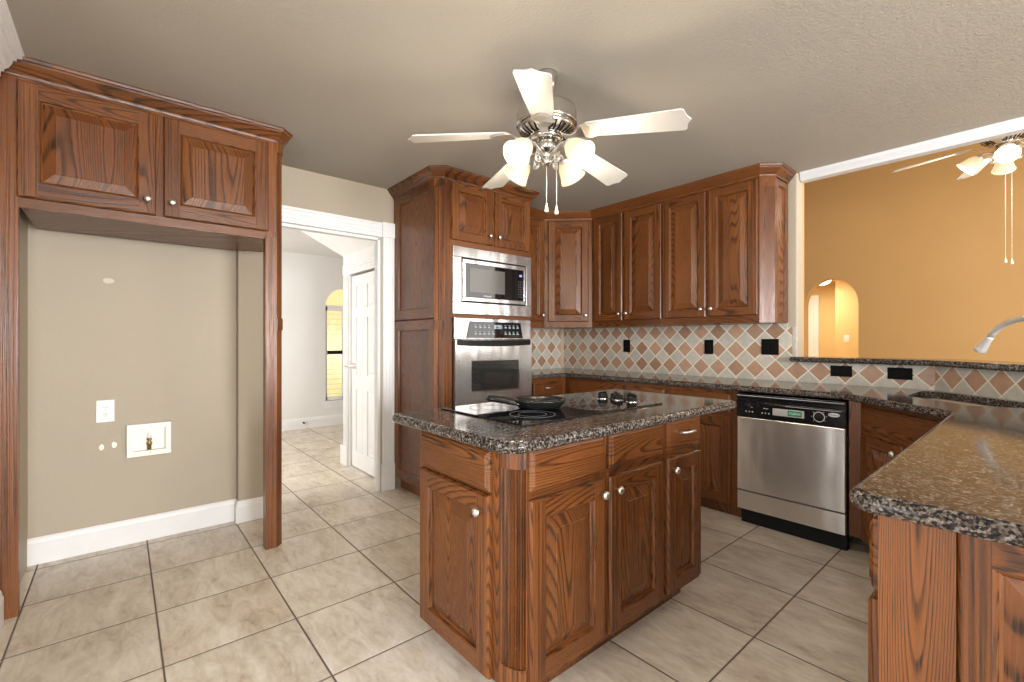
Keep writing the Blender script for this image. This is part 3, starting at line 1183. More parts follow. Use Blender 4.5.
mb.build('toe_kick', OAK, tw)
# side panels, facing -Y : local rotation -90
def lside(parent, name, xw0, xw1, z0, z1, raised=False, st=0.06):
    # parent local: x = world y - 1.72 ; y = -(world x + 2.83)
    o = panel_door(parent, name, 0.022, z0, xw1 - xw0, z1 - z0, y=-(xw0 + 2.83), rot=RAD(-90), st=st, raised=raised, t=0.022)
    return o


lside(tw, 'side_panel', -3.525, -2.886, 1.385, 2.40, st=0.075)
lside(tw, 'side_panel', -3.525, -2.886, 0.10, 1.383, st=0.075)
panel_door(tw, 'door', 0.107, 1.962, 0.377, 0.425, kn=(0.345, 0.070), st=0.060)
panel_door(tw, 'door', 0.512, 1.962, 0.368, 0.425, kn=(0.030, 0.070), st=0.060)
drawer_front(tw, 'drawer', 0.125, 0.13, 0.75, 0.26)
drawer_front(tw, 'drawer', 0.125, 0.41, 0.75, 0.25)
crown('crown_molding', tw, [(0.0, 0.695), (0.0, TC), (TC, 0.0), (TW, 0.0), (TW, 0.24)])

# microwave with its trim kit
mw = thing('microwave', 'built-in stainless microwave with wide trim frame above the wall oven', 'microwave', (-2.83, 1.836, 1.42), RAD(90))
MWW, MWH = 0.776, 0.497
mb = MB()
fx0, fx1, fz0, fz1 = 0.074, 0.716, 0.088, 0.420
for a0, a1, b0, b1 in ((0, MWW, fz1, MWH), (0, MWW, 0, fz0), (0, fx0, fz0, fz1), (fx1, MWW, fz0, fz1)):
    mb.box(a0, a1, -0.022, 0.0, b0, b1)
mb.build('trim_frame', STEELO, mw, bevel=0.003)
mb = MB()
mb.box(fx0, fx1, -0.008, -0.001, fz0, fz1)
mb.build('shadow_gap', BLACKM, mw)
mb = MB()
a0, a1, b0, b1 = fx0 + 0.010, fx1 - 0.010, fz0 + 0.010, fz1 - 0.010
i0, i1, j0, j1 = 0.112, 0.690, 0.128, 0.378
for p in ((a0, a1, j1, b1), (a0, a1, b0, j0), (a0, i0, j0, j1), (i1, a1, j0, j1)):
    mb.box(p[0], p[1], -0.024, -0.008, p[2], p[3])
mb.build('door_frame', STEELO, mw, bevel=0.003)
mb = MB()
mb.box(i0, i1, -0.023, -0.009, j0, j1)
mb.build('glass_front', GLASSB, mw)
mb = MB()
mb.box(i0 + 0.036, i0 + 0.375, -0.0238, -0.0232, j0 + 0.040, j1 - 0.030)
mb.build('door_window', plain('mesh_window', (0.085, 0.078, 0.068), 0.12, spec=0.6), mw)
mb = MB()
mb.box(0.640, 0.668, -0.0240, -0.0234, j1 - 0.055, j1 - 0.038)
mb.build('display', [BLUELED], mw)
KEYM = plain('dim_keys', (0.10, 0.10, 0.11), 0.5)
for r_ in range(7):
    for c_ in range(3):
        mb = MB()
        mb.box(0.628 + c_ * 0.018, 0.638 + c_ * 0.018, -0.0238, -0.0233, j0 + 0.028 + r_ * 0.0205, j0 + 0.034 + r_ * 0.0205)
        mb.build('key', KEYM, mw)


def text_mesh(body, size, name, mat, parent, loc, rot, shear=0.0, depth=0.0004):
    cu = bpy.data.curves.new(name, 'FONT')
    cu.body = body
    cu.size = size
    cu.align_x = 'CENTER'
    cu.align_y = 'CENTER'
    cu.shear = shear
    cu.extrude = depth
    tmp = bpy.data.objects.new('tmp_text', cu)
    COL.objects.link(tmp)
    dg = bpy.context.evaluated_depsgraph_get()
    me = bpy.data.meshes.new_from_object(tmp.evaluated_get(dg))
    bpy.data.objects.remove(tmp)
    bpy.data.curves.remove(cu)
    me.name = name
    me.materials.clear()
    me.materials.append(mat)
    o = bpy.data.objects.new(name, me)
    COL.objects.link(o)
    o.parent = parent
    o.location = loc
    o.rotation_euler = rot
    return o


text_mesh('Whirlpool', 0.018, 'maker_logo', WPRINT, mw, (0.310, -0.0235, j0 + 0.016), (RAD(90), 0, 0), 0.2)

# wall oven
ov = thing('built_in_oven', 'stainless wall oven with black control panel built into the tall cabinet', 'oven', (-2.83, 1.850, 0.69), RAD(90))
OW, OHH = 0.757, 0.702
mb = MB()
mb.box(0, OW, -0.018, 0.0, 0.545, OHH)
mb.build('control_fascia', STEELO, ov, bevel=0.003)
mb = MB()
mb.grid([[(0.105, -0.019, 0.552), (0.665, -0.019, 0.552), (0.638, -0.019, 0.678), (0.135, -0.019, 0.678)], [(0.105, -0.024, 0.552), (0.665, -0.024, 0.552), (0.638, -0.022, 0.678), (0.135, -0.022, 0.678)]], 0, True, False, True)
mb.build('control_panel', GLASSB, ov)
KEYG = plain('grey_keys', (0.30, 0.36, 0.40), 0.4)
for r_ in range(2):
    for c_ in range(11):
        if (r_, c_) in ((0, 5), (0, 6), (1, 4)):
            continue
        x_ = 0.175 + c_ * 0.042
        mb = MB()
        mb.box(x_, x_ + 0.022, -0.0250, -0.0242, 0.580 + r_ * 0.050, 0.590 + r_ * 0.050)
        mb.box(x_, x_ + 0.016, -0.0250, -0.0242, 0.598 + r_ * 0.050, 0.603 + r_ * 0.050)
        mb.build('key', KEYG, ov)
mb = MB()
mb.box(0.36, 0.44, -0.0250, -0.0242, 0.625, 0.655)
mb.build('display', KEYG, ov)
mb = MB()
pts0 = []
for i in range(13):
    x_ = 0.01 + (OW - 0.02) * i / 12
    pts0.append((x_, -0.030 - 0.030 * sin(pi * i / 12) ** 0.6))
rows = []
for z_ in (0.498, 0.540):
    rows.append([(x_, y_, z_ - 0.010 * sin(pi * i / 12)) for i, (x_, y_) in enumerate(pts0)] + [(x_, -0.018, z_) for x_, _ in pts0[::-1]])
mb.grid(rows, 0, True, False, True)
mb.build('door_handle', BLACKM, ov, bevel=0.004)
mb = MB()
wx0, wx1, wz0_, wz1_ = 0.146, 0.612, 0.150, 0.378
for p in ((0, OW, wz1_, 0.540), (0, OW, 0, wz0_), (0, wx0, wz0_, wz1_), (wx1, OW, wz0_, wz1_)):
    mb.box(p[0], p[1], -0.030, 0.0, p[2], p[3])
dr = mb.build('oven_door', STEELO, ov)
mb = MB()
mb.box(wx0, wx1, -0.026, -0.012, wz0_, wz1_)
mb.build('door_window', OVENG, dr)
mb = MB()
t2 = 0.008
for p in ((wx0 - t2, wx1 + t2, wz1_, wz1_ + t2), (wx0 - t2, wx1 + t2, wz0_ - t2, wz0_), (wx0 - t2, wx0, wz0_, wz1_), (wx1, wx1 + t2, wz0_, wz1_)):
    mb.box(p[0], p[1], -0.033, -0.030, p[2], p[3])
mb.build('window_bezel', CHROME, dr)

# ------------------------------------------------------------------ upper cabinets
UZ0 = 1.352
UY = 3.46
UC = 0.075


def upper_body(mb, w, d, left_stile, right_stile, mids, z0=0.0, z1=1.07, dz0=0.058, dz1=1.028):
    mb.box(0, w, 0.02, d, z0 + 0.001, z1, V)
    mb.box(0, left_stile, 0, 0.02, z0, z1, V)
    mb.box(w - right_stile, w, 0, 0.02, z0, z1, V)
    mb.box(left_stile, w - right_stile, 0, 0.02, z0, dz0, HZ)
    mb.box(left_stile, w - right_stile, 0, 0.02, dz1, z1, HZ)
    for m in mids:
        mb.box(m - 0.016, m + 0.016, 0, 0.02, dz0, dz1, V)


DZ, DH = 0.055, 0.972
ua = thing('upper_cabinet', 'two-door oak upper cabinet beside the angled corner cabinet', 'cabinet', (-2.86, UY, UZ0), 0)
mb = MB()
upper_body(mb, 0.76, 0.328, 0.042, 0.012, [0.37])
mb.build('body', OAK, ua)
panel_door(ua, 'door', 0.038, DZ, 0.318, DH, kn=(0.293, 0.060), st=0.058)
panel_door(ua, 'door', 0.383, DZ, 0.368, DH, kn=(0.028, 0.060), st=0.060)
ub = thing('upper_cabinet', 'two-door oak upper cabinet at the open end beside the pass-through', 'cabinet', (-2.10, UY, UZ0), 0)
mb = MB()
BW = 0.84
mb.box(0, BW - 0.02, 0.02 + UC, 0.328, 0.001, 1.07, V)
mb.box(0, BW - UC - 0.02, 0.02, 0.02 + UC, 0.001, 1.07, V)
mb.box(0, 0.012, 0, 0.02, 0, 1.07, V)
mb.box(BW - UC - 0.012, BW - UC, 0, 0.02, 0, 1.07, V)
mb.box(0.012, BW - UC - 0.012, 0, 0.02, 0, 0.058, HZ)
mb.box(0.012, BW - UC - 0.012, 0, 0.02, 1.028, 1.07, HZ)
mb.box(0.373, 0.405, 0, 0.02, 0.058, 1.028, V)
mb.build('body', OAK, ub)
mb = MB()
mb.prism([(BW - UC, 0), (BW, UC), (BW, UC + 0.02), (BW - 0.021, UC + 0.02), (BW - UC - 0.02, 0.0201), (BW - UC, 0.0201)], 0, 1.07, V)
mb.build('corner_post', OAK, ub)
mb = MB()
mb.prism([(BW - UC - 0.012, -0.005), (BW - UC + 0.003, -0.005), (BW + 0.005, UC - 0.003), (BW + 0.005, UC + 0.012), (BW - 0.012, UC + 0.006), (BW - UC - 0.006, 0.012)], 0.965, 1.045, V)
mb.build('corner_block', OAK, ub)
panel_door(ub, 'door', 0.006, DZ, 0.368, DH, kn=(0.338, 0.060), st=0.060)
panel_door(ub, 'door', 0.397, DZ, 0.358, DH, kn=(0.028, 0.060), st=0.060)
panel_door(ub, 'end_panel', BW - 0.0195, 0.0, 0.328 - UC - 0.02, 1.04, y=UC + 0.02, rot=RAD(90), st=0.045, raised=False, t=0.0195)
uc_ = thing('corner_upper_cabinet', 'single-door oak cabinet set diagonally across the wall corner', 'cabinet', (-3.185, 3.135, UZ0), RAD(45))
mb = MB()
LW = 0.4596
mb.prism([(0, 0.02), (LW, 0.02), (LW + 0.212, 0.232), (LW / 2, 0.232 + 0.235 + 0.22), (-0.224, 0.244)], 0.001, 1.07, V)
mb.box(0, 0.045, 0, 0.02, 0, 1.07, V)
mb.box(LW - 0.045, LW, 0, 0.02, 0, 1.07, V)
mb.box(0.045, LW - 0.045, 0, 0.02, 0, 0.058, HZ)
mb.box(0.045, LW - 0.045, 0, 0.02, 1.028, 1.07, HZ)
mb.build('body', OAK, uc_)
panel_door(uc_, 'door', 0.036, DZ, LW - 0.072, DH, kn=(LW - 0.102, 0.060), st=0.062)
ud = thing('upper_cabinet', 'narrow oak upper cabinet squeezed between the oven tower and the corner cabinet', 'cabinet', (-3.185, 2.625, UZ0), RAD(90))
mb = MB()
upper_body(mb, 0.508, 0.340, 0.03, 0.03, [])
mb.build('body', OAK, ud)
panel_door(ud, 'door', 0.024, DZ, 0.460, DH, kn=(0.432, 0.060), st=0.060)
mb = MB()
mb.sweep(CROWN, [(-3.185, 2.625), (-3.185, 3.135), (-2.86, UY), (-2.10 + BW - UC, UY), (-2.10 + BW, UY + UC), (-2.10 + BW, BY - 0.002)], HZ)
tag(mb.build('crown_molding', OAK), 'stained oak crown molding running over all the upper cabinets', 'molding')

# ------------------------------------------------------------------ base cabinets
BZ = 0.882
DRZ0, DRZ1 = 0.722, 0.856
DOZ0, DOZ1 = 0.100, 0.698


def base_body(mb, w, d=0.585, ls=0.03, rs=0.03, toe=0.075):
    mb.box(0, w, 0.02, d, 0.10, BZ, V)
    mb.box(0, ls, 0, 0.02, 0.10, BZ, V)
    mb.box(w - rs, w, 0, 0.02, 0.10, BZ, V)
    mb.box(ls, w - rs, 0, 0.02, 0.845, BZ, HZ)
    mb.box(ls, w - rs, 0, 0.02, 0.695, 0.725, HZ)
    mb.box(ls, w - rs, 0, 0.02, 0.10, 0.12, HZ)
    mb.box(0.0, w, toe, d, 0.0, 0.099, V)


BF = 3.19
bc = thing('base_cabinet', 'short oak base cabinet between the oven tower and the corner', 'cabinet', (-2.95, 2.625, 0), RAD(90))
mb = MB()
base_body(mb, 0.560, 0.575, 0.12, 0.06)
mb.build('body', OAK, bc)
drawer_front(bc, 'drawer', 0.130, DRZ0, 0.365, DRZ1 - DRZ0, pull='bar')
panel_door(bc, 'door', 0.130, DOZ0, 0.365, DOZ1 - DOZ0, kn=(0.335, 0.54))
bd = thing('base_cabinet', 'wide oak base cabinet in the corner, mostly behind the island', 'cabinet', (-2.945, BF, 0), 0)
mb = MB()
base_body(mb, 1.040, 0.585, 0.05, 0.015)
mb.build('body', OAK, bd)
drawer_front(bd, 'drawer', 0.045, DRZ0, 0.985, DRZ1 - DRZ0)
panel_door(bd, 'door', 0.045, DOZ0, 0.485, DOZ1 - DOZ0, kn=(0.455, 0.54))
panel_door(bd, 'door', 0.545, DOZ0, 0.485, DOZ1 - DOZ0, kn=(0.030, 0.54))
be = thing('base_cabinet', 'one-door oak base cabinet at the left side of the dishwasher', 'cabinet', (-1.903, BF, 0), 0)
mb = MB()
base_body(mb, 0.538, 0.585, 0.015, 0.055)
mb.build('body', OAK, be)
drawer_front(be, 'drawer', 0.012, DRZ0, 0.478, DRZ1 - DRZ0)
panel_door(be, 'door', 0.012, DOZ0, 0.478, DOZ1 - DOZ0, kn=(0.030, 0.54), st=0.066)

# sink base, set diagonally
sb = thing('sink_cabinet', 'diagonal oak sink cabinet at the right side of the dishwasher', 'cabinet', (-0.69, BF, 0), RAD(-45))
SL = 0.665
mb = MB()
mb.prism([(0, 0.02), (SL, 0.02), (SL + 0.33, 0.35), (SL / 2, 0.57), (-0.36, 0.36), (-0.36, 0.35)], 0.10, 0.70, V)
mb.box(0, 0.035, 0, 0.02, 0.10, BZ, V)
mb.box(SL - 0.035, SL, 0, 0.02, 0.10, BZ, V)
mb.box(0.035, SL - 0.035, 0, 0.02, 0.845, BZ, HZ)
mb.box(0.035, SL - 0.035, 0, 0.02, 0.695, 0.725, HZ)
mb.box(0.035, SL - 0.035, 0, 0.02, 0.10, 0.12, HZ)
mb.box(0.02, SL - 0.02, 0.06, 0.5, 0.0, 0.099, V)
mb.build('body', OAK, sb)
mb = MB()
mb.prism([(-0.0395, -0.0395), (0, 0), (0, 0.0275), (-0.0535, -0.0262)], 0.10, BZ, V)
mb.build('filler_strip', OAK, sb)
drawer_front(sb, 'drawer', 0.022, DRZ0, SL - 0.044, DRZ1 - DRZ0)
panel_door(sb, 'door', 0.022, DOZ0, SL / 2 - 0.028, DOZ1 - DOZ0, kn=(SL / 2 - 0.060, 0.55), st=0.055)
panel_door(sb, 'door', SL / 2 + 0.006, DOZ0, SL / 2 - 0.028, DOZ1 - DOZ0, kn=(0.030, 0.55), st=0.055)

# peninsula
PXL = -0.22
pe = thing('peninsula_cabinet', 'oak peninsula cabinet with paneled end nearest the camera', 'cabinet', (PXL, 2.715, 0), RAD(-90))
PL = 1.570
PD = 0.70
mb = MB()
mb.box(0, PL - 0.02, 0.02, PD, 0.10, BZ, V)
for a0, a1 in ((0, 0.03), (0.52, 0.55), (1.03, 1.06), (PL - 0.05, PL - 0.02)):
    mb.box(a0, a1, 0, 0.02, 0.10, BZ, V)
for a0, a1 in ((0.03, 0.52), (0.55, 1.03), (1.06, PL - 0.05)):
    mb.box(a0, a1, 0, 0.02, 0.845, BZ, HZ)
    mb.box(a0, a1, 0, 0.02, 0.695, 0.725, HZ)
    mb.box(a0, a1, 0, 0.02, 0.10, 0.12, HZ)
mb.box(0.05, PL - 0.05, 0.075, PD - 0.05, 0, 0.099, V)
mb.build('body', OAK, pe)
for a0 in (0.020, 0.535, 1.045):
    drawer_front(pe, 'drawer', a0, DRZ0 - 0.012, 0.490, DRZ1 - DRZ0 + 0.010, pull='bar', t=0.024)
    panel_door(pe, 'door', a0, DOZ0, 0.490, DOZ1 - DOZ0 - 0.010, kn=(0.03, 0.53), t=0.024)
mb = MB()
mb.box(PL - 0.0195, PL, 0.0, 0.112, 0.0, BZ, V)
mb.build('end_stile', OAK, pe)
panel_door(pe, 'end_panel', PL - 0.0195, 0.0, PD - 0.112, BZ, y=0.112, rot=RAD(90), st=0.045, top=0.055, t=0.0195)

# ------------------------------------------------------------------ counters
CT1, CT0 = 0.922, 0.883
cp = [(-3.524, 2.626), (-2.922, 2.626), (-2.922, 3.140), (-0.765, 3.140), (-0.268, 2.665), (-0.268, 1.098), (0.56, 1.098), (0.56, 2.784 - 0.018), (FX - 0.004, BY - 0.012), (-3.524, BY - 0.012)]
cp = round_poly(cp, [0, 0.004, 0.02, 0.06, 0.03, 0.055, 0.03, 0, 0, 0], 6)
hole = round_poly([(-0.490, 3.715), (-0.500, 3.250), (-0.235, 2.980), (-0.035, 3.060), (0.005, 3.235)], [0.05, 0.05, 0.05, 0.05, 0.05], 5)
sl = slab(cp, CT0, CT1, hole)
tag(sl.build('granite_countertop', GRANITE), 'dark speckled granite countertop along the wall and peninsula', 'countertop')

# sink
sk = thing('kitchen_sink', 'stainless undermount sink in the corner of the granite counter', 'sink', (-0.28, 3.36, 0.70))
mb = MB()
rim = offset_poly(hole, -0.012)
bot = offset_poly(hole, 0.03)
L = lambda poly, z: [(x + 0.28, y - 3.36, z - 0.70) for x, y in poly]
mb.grid([L(rim, CT0 - 0.001), L(offset_poly(hole, 0.004), CT0 - 0.001), L(offset_poly(hole, 0.008), CT0 - 0.02), L(bot, 0.735), L(offset_poly(hole, 0.055), 0.715)], 0, True, True)
mb.face(L(offset_poly(hole, 0.055), 0.715), 0)
mb.build('basin', STEELH, sk)
mb = MB()
mb.lathe([(0.045, 0), (0.045, 0.004), (0.036, 0.004), (0.030, 0.001)], (0.0, -0.02, 0.0155), (0, 0, 1), 18)
mb.build('drain', CHROME, sk)

# faucet
fa = thing('kitchen_faucet', 'brushed nickel gooseneck faucet over the corner sink', 'faucet', (0.095, 3.080, CT1))
mb = MB()
mb.lathe([(0.030, 0), (0.030, 0.010), (0.022, 0.016), (0.020, 0.13), (0.017, 0.14)], (0, 0, 0), (0, 0, 1), 18)
mb.build('base', SATIN, fa)
hx, hy = -0.234 - 0.095, 3.444 - 3.080
D2 = Vector((hx, hy, 0)).normalized()
RCH = Vector((hx, hy, 0)).length
pts = [Vector((0, 0, 0.13)), Vector((0, 0, 0.19))]
NA = 18
for i in range(NA + 1):
    a = pi * (1 - i / NA * 0.86)
    rx = RCH * 0.46
    pts.append(D2 * (rx + rx * cos(a)) + Vector((0, 0, 0.256 + 0.150 * sin(a))))
mb = MB()
mb.tube(pts, 0.0135, 12)
mb.build('spout', SATIN, fa)
end = pts[-1]
dirn = (pts[-1] - pts[-2]).normalized()
mb = MB()
mb.lathe([(0.0145, 0.0), (0.0155, 0.004), (0.0165, 0.03), (0.024, 0.085), (0.026, 0.095), (0.020, 0.098)], end, dirn, 16)
mb.build('spray_head', SATIN, fa)
mb = MB()
mb.tube([(0.0, -0.02, 0.10), (0.02, -0.06, 0.125), (0.03, -0.09, 0.145)], 0.007, 8)
mb.build('lever_handle', SATIN, fa)

# bar ledge
mb_poly = [(-1.232, BY - 0.085), (FX - 0.035, BY - 0.085), (E45 - 0.05, BY - (E45 - FX) - 0.070), (E45 + 0.17, BY - (E45 - FX) + 0.17), (FX + 0.10, BY + 0.24), (-1.196, BY + 0.24), (-1.196, BY - 0.003), (-1.232, BY - 0.003)]
led = slab(round_poly(mb_poly, [0.02, 0, 0, 0, 0, 0.02, 0, 0.01], 5), 1.069, 1.105)
tag(led.build('granite_bar_ledge', GRANITE), 'dark granite ledge capping the tiled half wall below the pass-through', 'ledge')

# ------------------------------------------------------------------ black plates on the backsplash
PY = BY - 0.0082
outlet_duplex('wall_switch', 'black single plate on the tile, nearest the corner', (-2.689, PY, 1.172), 0, BLACKP, BLACKP, 0.078, 0.122, switch=1, cat='switch')
outlet_duplex('wall_outlet', 'black upright outlet on the tile under the two middle upper doors', (-1.863, PY, 1.170), 0, BLACKP, BLACKP, 0.078, 0.122)
outlet_duplex('wall_switch', 'black double switch plate on the tile at the end of the upper cabinets', (-1.384, PY, 1.175), 0, BLACKP, BLACKP, 0.125, 0.122, switch=2, cat='switch')
outlet_duplex('wall_outlet', 'black sideways outlet under the granite ledge, above the dishwasher', (-0.928, PY, 1.012), 0, BLACKP, BLACKP, 0.075, 0.125, horizontal=True)
outlet_duplex('wall_outlet', 'black sideways outlet under the granite ledge, nearest the sink', (-0.615, PY, 1.012), 0, BLACKP, BLACKP, 0.075, 0.125, horizontal=True)
outlet_duplex('wall_switch', 'white switch plate on the golden wall inside the arch', (-2.30, 9.698, 1.26), 0, PLASTIC, PLASTIC, 0.085, 0.125, switch=1, cat='switch')

# ------------------------------------------------------------------ dishwasher
dwt = thing('dishwasher', 'stainless dishwasher with black control panel under the granite counter', 'dishwasher', (-1.362, 3.155, 0))
DWW = 0.612
mb = MB()
mb.box(0.004, DWW - 0.004, 0.04, 0.60, 0.10, 0.868)
mb.build('body', BLACKM, dwt)
mb = MB()
mb.box(0.004, DWW - 0.004, -0.004, 0.04, 0.232, 0.716)
mb.build('door_panel', STEELV, dwt, bevel=0.004)
mb = MB()
mb.box(0.002, DWW - 0.002, -0.010, 0.04, 0.722, 0.822)
mb.box(0.002, DWW - 0.002, 0.0, 0.04, 0.822, 0.846)
mb.box(0.002, DWW - 0.002, -0.012, 0.04, 0.846, 0.872)
mb.box(0.20, DWW - 0.06, -0.018, -0.010, 0.806, 0.816)
cpn = mb.build('control_panel', BLACK, dwt, bevel=0.003)
mb = MB()
mb.box(0.006, DWW - 0.006, -0.0128, -0.0120, 0.858, 0.862)
mb.box(0.30, DWW - 0.02, -0.0188, -0.0180, 0.812, 0.815)
mb.build('silver_line', GREY, cpn)
for x_ in (0.060, 0.080, 0.100, 0.160, 0.180, 0.200):
    mb = MB()
    mb.box(x_, x_ + 0.008, -0.0106, -0.0100, 0.752, 0.760)
    mb.build('button', GREY, cpn)
for x_ in (0.075, 0.170):
    mb = MB()
    mb.box(x_, x_ + 0.030, -0.0106, -0.0100, 0.784, 0.788)
    mb.build('printed_legend', GREY, cpn)
mb = MB()
mb.lathe([(0.022, 0), (0.022, 0.005), (0.018, 0.012), (0.004, 0.013)], (0.075, -0.010, 0.795), (0, -1, 0), 16)
mb.build('latch_knob', BLACKM, cpn)
mb = MB()
mb.lathe([(0.024, 0.0), (0.0235, 0.012), (0.018, 0.016), (0.004, 0.017)], (0.480, -0.010, 0.770), (0, -1, 0), 20)
mb.build('dial', BLACKM, cpn)
mb = MB()
rr = [(0.0265, 0.0), (0.0265, 0.0015), (0.0300, 0.0015), (0.0300, 0.0)]
mb.lathe(rr, (0.480, -0.010, 0.770), (0, -1, 0), 24, caps=False)
mb.build('dial_ring', WPRINT, cpn)
for k in range(7):
    a = -0.6 + k * 0.75
    mb = MB()
    mb.box(0.480 + 0.038 * cos(a) - 0.003, 0.480 + 0.038 * cos(a) + 0.003, -0.0106, -0.0100, 0.770 + 0.036 * sin(a) - 0.002, 0.770 + 0.036 * sin(a) + 0.002)
    mb.build('dial_mark', GREY, cpn)
mb = MB()
mb.lathe([(0.029, 0), (0.029, 0.002)], (0, 0, 0), (0, -1, 0), 24)
bdg = mb.build('badge', SILVER, cpn, (0.555, -0.010, 0.790))
bdg.scale = (1.0, 1.0, 0.42)
text_mesh('Whirlpool', 0.012, 'maker_logo', BLACKM, cpn, (0.555, -0.0125, 0.790), (RAD(90), 0, 0), 0.2)
mb = MB()
mb.box(0.004, DWW - 0.004, -0.002, 0.04, 0.104, 0.224)
mb.build('kick_panel', STEELV, dwt, bevel=0.003)
mb = MB()
mb.box(0.01, DWW - 0.01, 0.05, 0.10, 0.0, 0.104)
mb.build('toe_plate', BLACKM, dwt)
mg = thing('dishwasher_magnet', 'silver and green CLEAN sign stuck on the dishwasher control panel', 'magnet', (-1.362 + 0.315, 3.155 - 0.0105, 0.772))
mb = MB()
mb.box(-0.088, 0.088, -0.003, 0, -0.022, 0.022)
mb.build('plate', SILVER, mg, bevel=0.001)
mb = MB()
mb.box(-0.002, 0.076, -0.0036, -0.003, -0.017, 0.017)
mb.build('green_field', GREEN, mg)
text_mesh('CLEAN', 0.0205, 'lettering', WPRINT, mg, (0.037, -0.0041, 0.0), (RAD(90), 0, 0))

# ------------------------------------------------------------------ island
isl = thing('kitchen_island', 'oak kitchen island with raised panel doors and fluted corner post', 'island', (-1.09, 0.95, 0), RAD(90))
IL, ID = 1.165, 0.615
RX, RY = 0.048, 0.088
mb = MB()
mb.box(RX, IL, 0.02, ID, 0.09, 0.873, V)
mb.box(0.02, RX, RY, ID, 0.09, 0.873, V)
# end face frame (facing -Y world)
mb.box(0, 0.02, RY, 0.128, 0.09, 0.873, V)
mb.box(0, 0.02, 0.582, ID, 0.09, 0.873, V)
mb.box(0, 0.02, 0.128, 0.582, 0.845, 0.873, HZ)
mb.box(0, 0.02, 0.128, 0.582, 0.695, 0.722, HZ)
mb.box(0, 0.02, 0.128, 0.582, 0.09, 0.115, HZ)
# front face frame
for a0, a1 in ((RX, 0.062), (0.412, 0.468), (0.808, 0.872), (1.135, IL)):
    mb.box(a0, a1, 0, 0.02, 0.09, 0.873, V)
for a0, a1 in ((0.062, 0.412), (0.468, 0.808), (0.872, 1.135)):
    mb.box(a0, a1, 0, 0.02, 0.855, 0.873, HZ)
    mb.box(a0, a1, 0, 0.02, 0.695, 0.745, HZ)
    mb.box(a0, a1, 0, 0.02, 0.09, 0.125, HZ)
mb.build('body', OAK, isl)
mb = MB()
mb.box(0.07, IL - 0.05, 0.07, ID - 0.06, 0, 0.09, V)
mb.build('toe_kick', OAK, isl)
mb = MB()
N = 60
NF = 8
arc_f, arc_p = [], []
for i in range(N + 1):
    t_ = i / N
    a = pi / 2 * t_
    ph = (t_ - 0.08) / 0.84
    gr = 0.0
    if 0 < ph < 1:
        gr = 0.0085 * abs(sin(pi * NF * ph)) ** 0.7
    for L_, d in ((arc_f, gr), (arc_p, 0.0)):
        L_.append((RX - (RX - d) * cos(a), RY - (RY - d) * sin(a)))
tail = [(RX, 0.02), (0.02, RY)]
for z0, z1, A_ in ((0.09, 0.16, arc_p), (0.1601, 0.805, arc_f), (0.8051, 0.873, arc_p)):
    mb.prism(A_ + tail, z0, z1, ST)
for z0, z1 in ((0.150, 0.162), (0.803, 0.812)):
    pass
mb.build('fluted_post', OAK, isl)
ZD0, ZD1 = 0.112, 0.706
panel_door(isl, 'door', 0.046, ZD0, 0.378, ZD1 - ZD0, kn=(0.350, 0.545), st=0.062)
panel_door(isl, 'door', 0.454, ZD0, 0.368, ZD1 - ZD0, kn=(0.030, 0.545), st=0.062)
panel_door(isl, 'door', 0.858, ZD0, 0.290, ZD1 - ZD0, kn=(0.032, 0.545), st=0.060)
drawer_front(isl, 'drawer', 0.046, 0.735, 0.378, 0.131)
drawer_front(isl, 'drawer', 0.454, 0.735, 0.368, 0.131)
drawer_front(isl, 'drawer', 0.858, 0.735, 0.290, 0.131, pull='bar')
# end face: local x of the child runs toward +X world => rotation -90 in island space
panel_door(isl, 'end_door', 0.0, 0.085, 0.460, 0.617, y=0.585, rot=RAD(-90), kn=(0.425, 0.560), st=0.064)
drawer_front(isl, 'end_drawer', 0.0, 0.712, 0.460, 0.138, y=0.585, rot=RAD(-90))
ic = round_poly([(-1.815, 0.868), (-1.030, 0.868), (-1.030, 2.415), (-1.815, 2.415)], [0.030, 0.080, 0.04, 0.04], 8)
sl = slab(ic, 0.874, 0.914)
tag(sl.build('island_countertop', GRANITE), 'dark speckled granite top of the kitchen island', 'countertop')

# cooktop
ck = thing('electric_cooktop', 'black glass electric cooktop set into the island granite', 'cooktop', (-1.215, 1.090, 0.914), RAD(90))
CKL, CKD = 0.91, 0.555
mb = MB()
mb.box(0, CKL, 0, CKD, 0.0003, 0.007)
mb.build('glass_top', GLASSB, ck, bevel=0.003)


def burner(cx_, cy_, r):
    mb = MB()
    mb.lathe([(r - 0.003, 0.0), (r - 0.003, 0.0006), (r, 0.0006), (r, 0.0)], (cx_, cy_, 0.0071), (0, 0, 1), 40, caps=False)
    mb.lathe([(r * 0.62 - 0.002, 0.0), (r * 0.62 - 0.002, 0.0006), (r * 0.62, 0.0006), (r * 0.62, 0.0)], (cx_, cy_, 0.0071), (0, 0, 1), 40, caps=False)
    mb.build('burner_ring', plain('burner_print', (0.10, 0.10, 0.11), 0.3), ck)


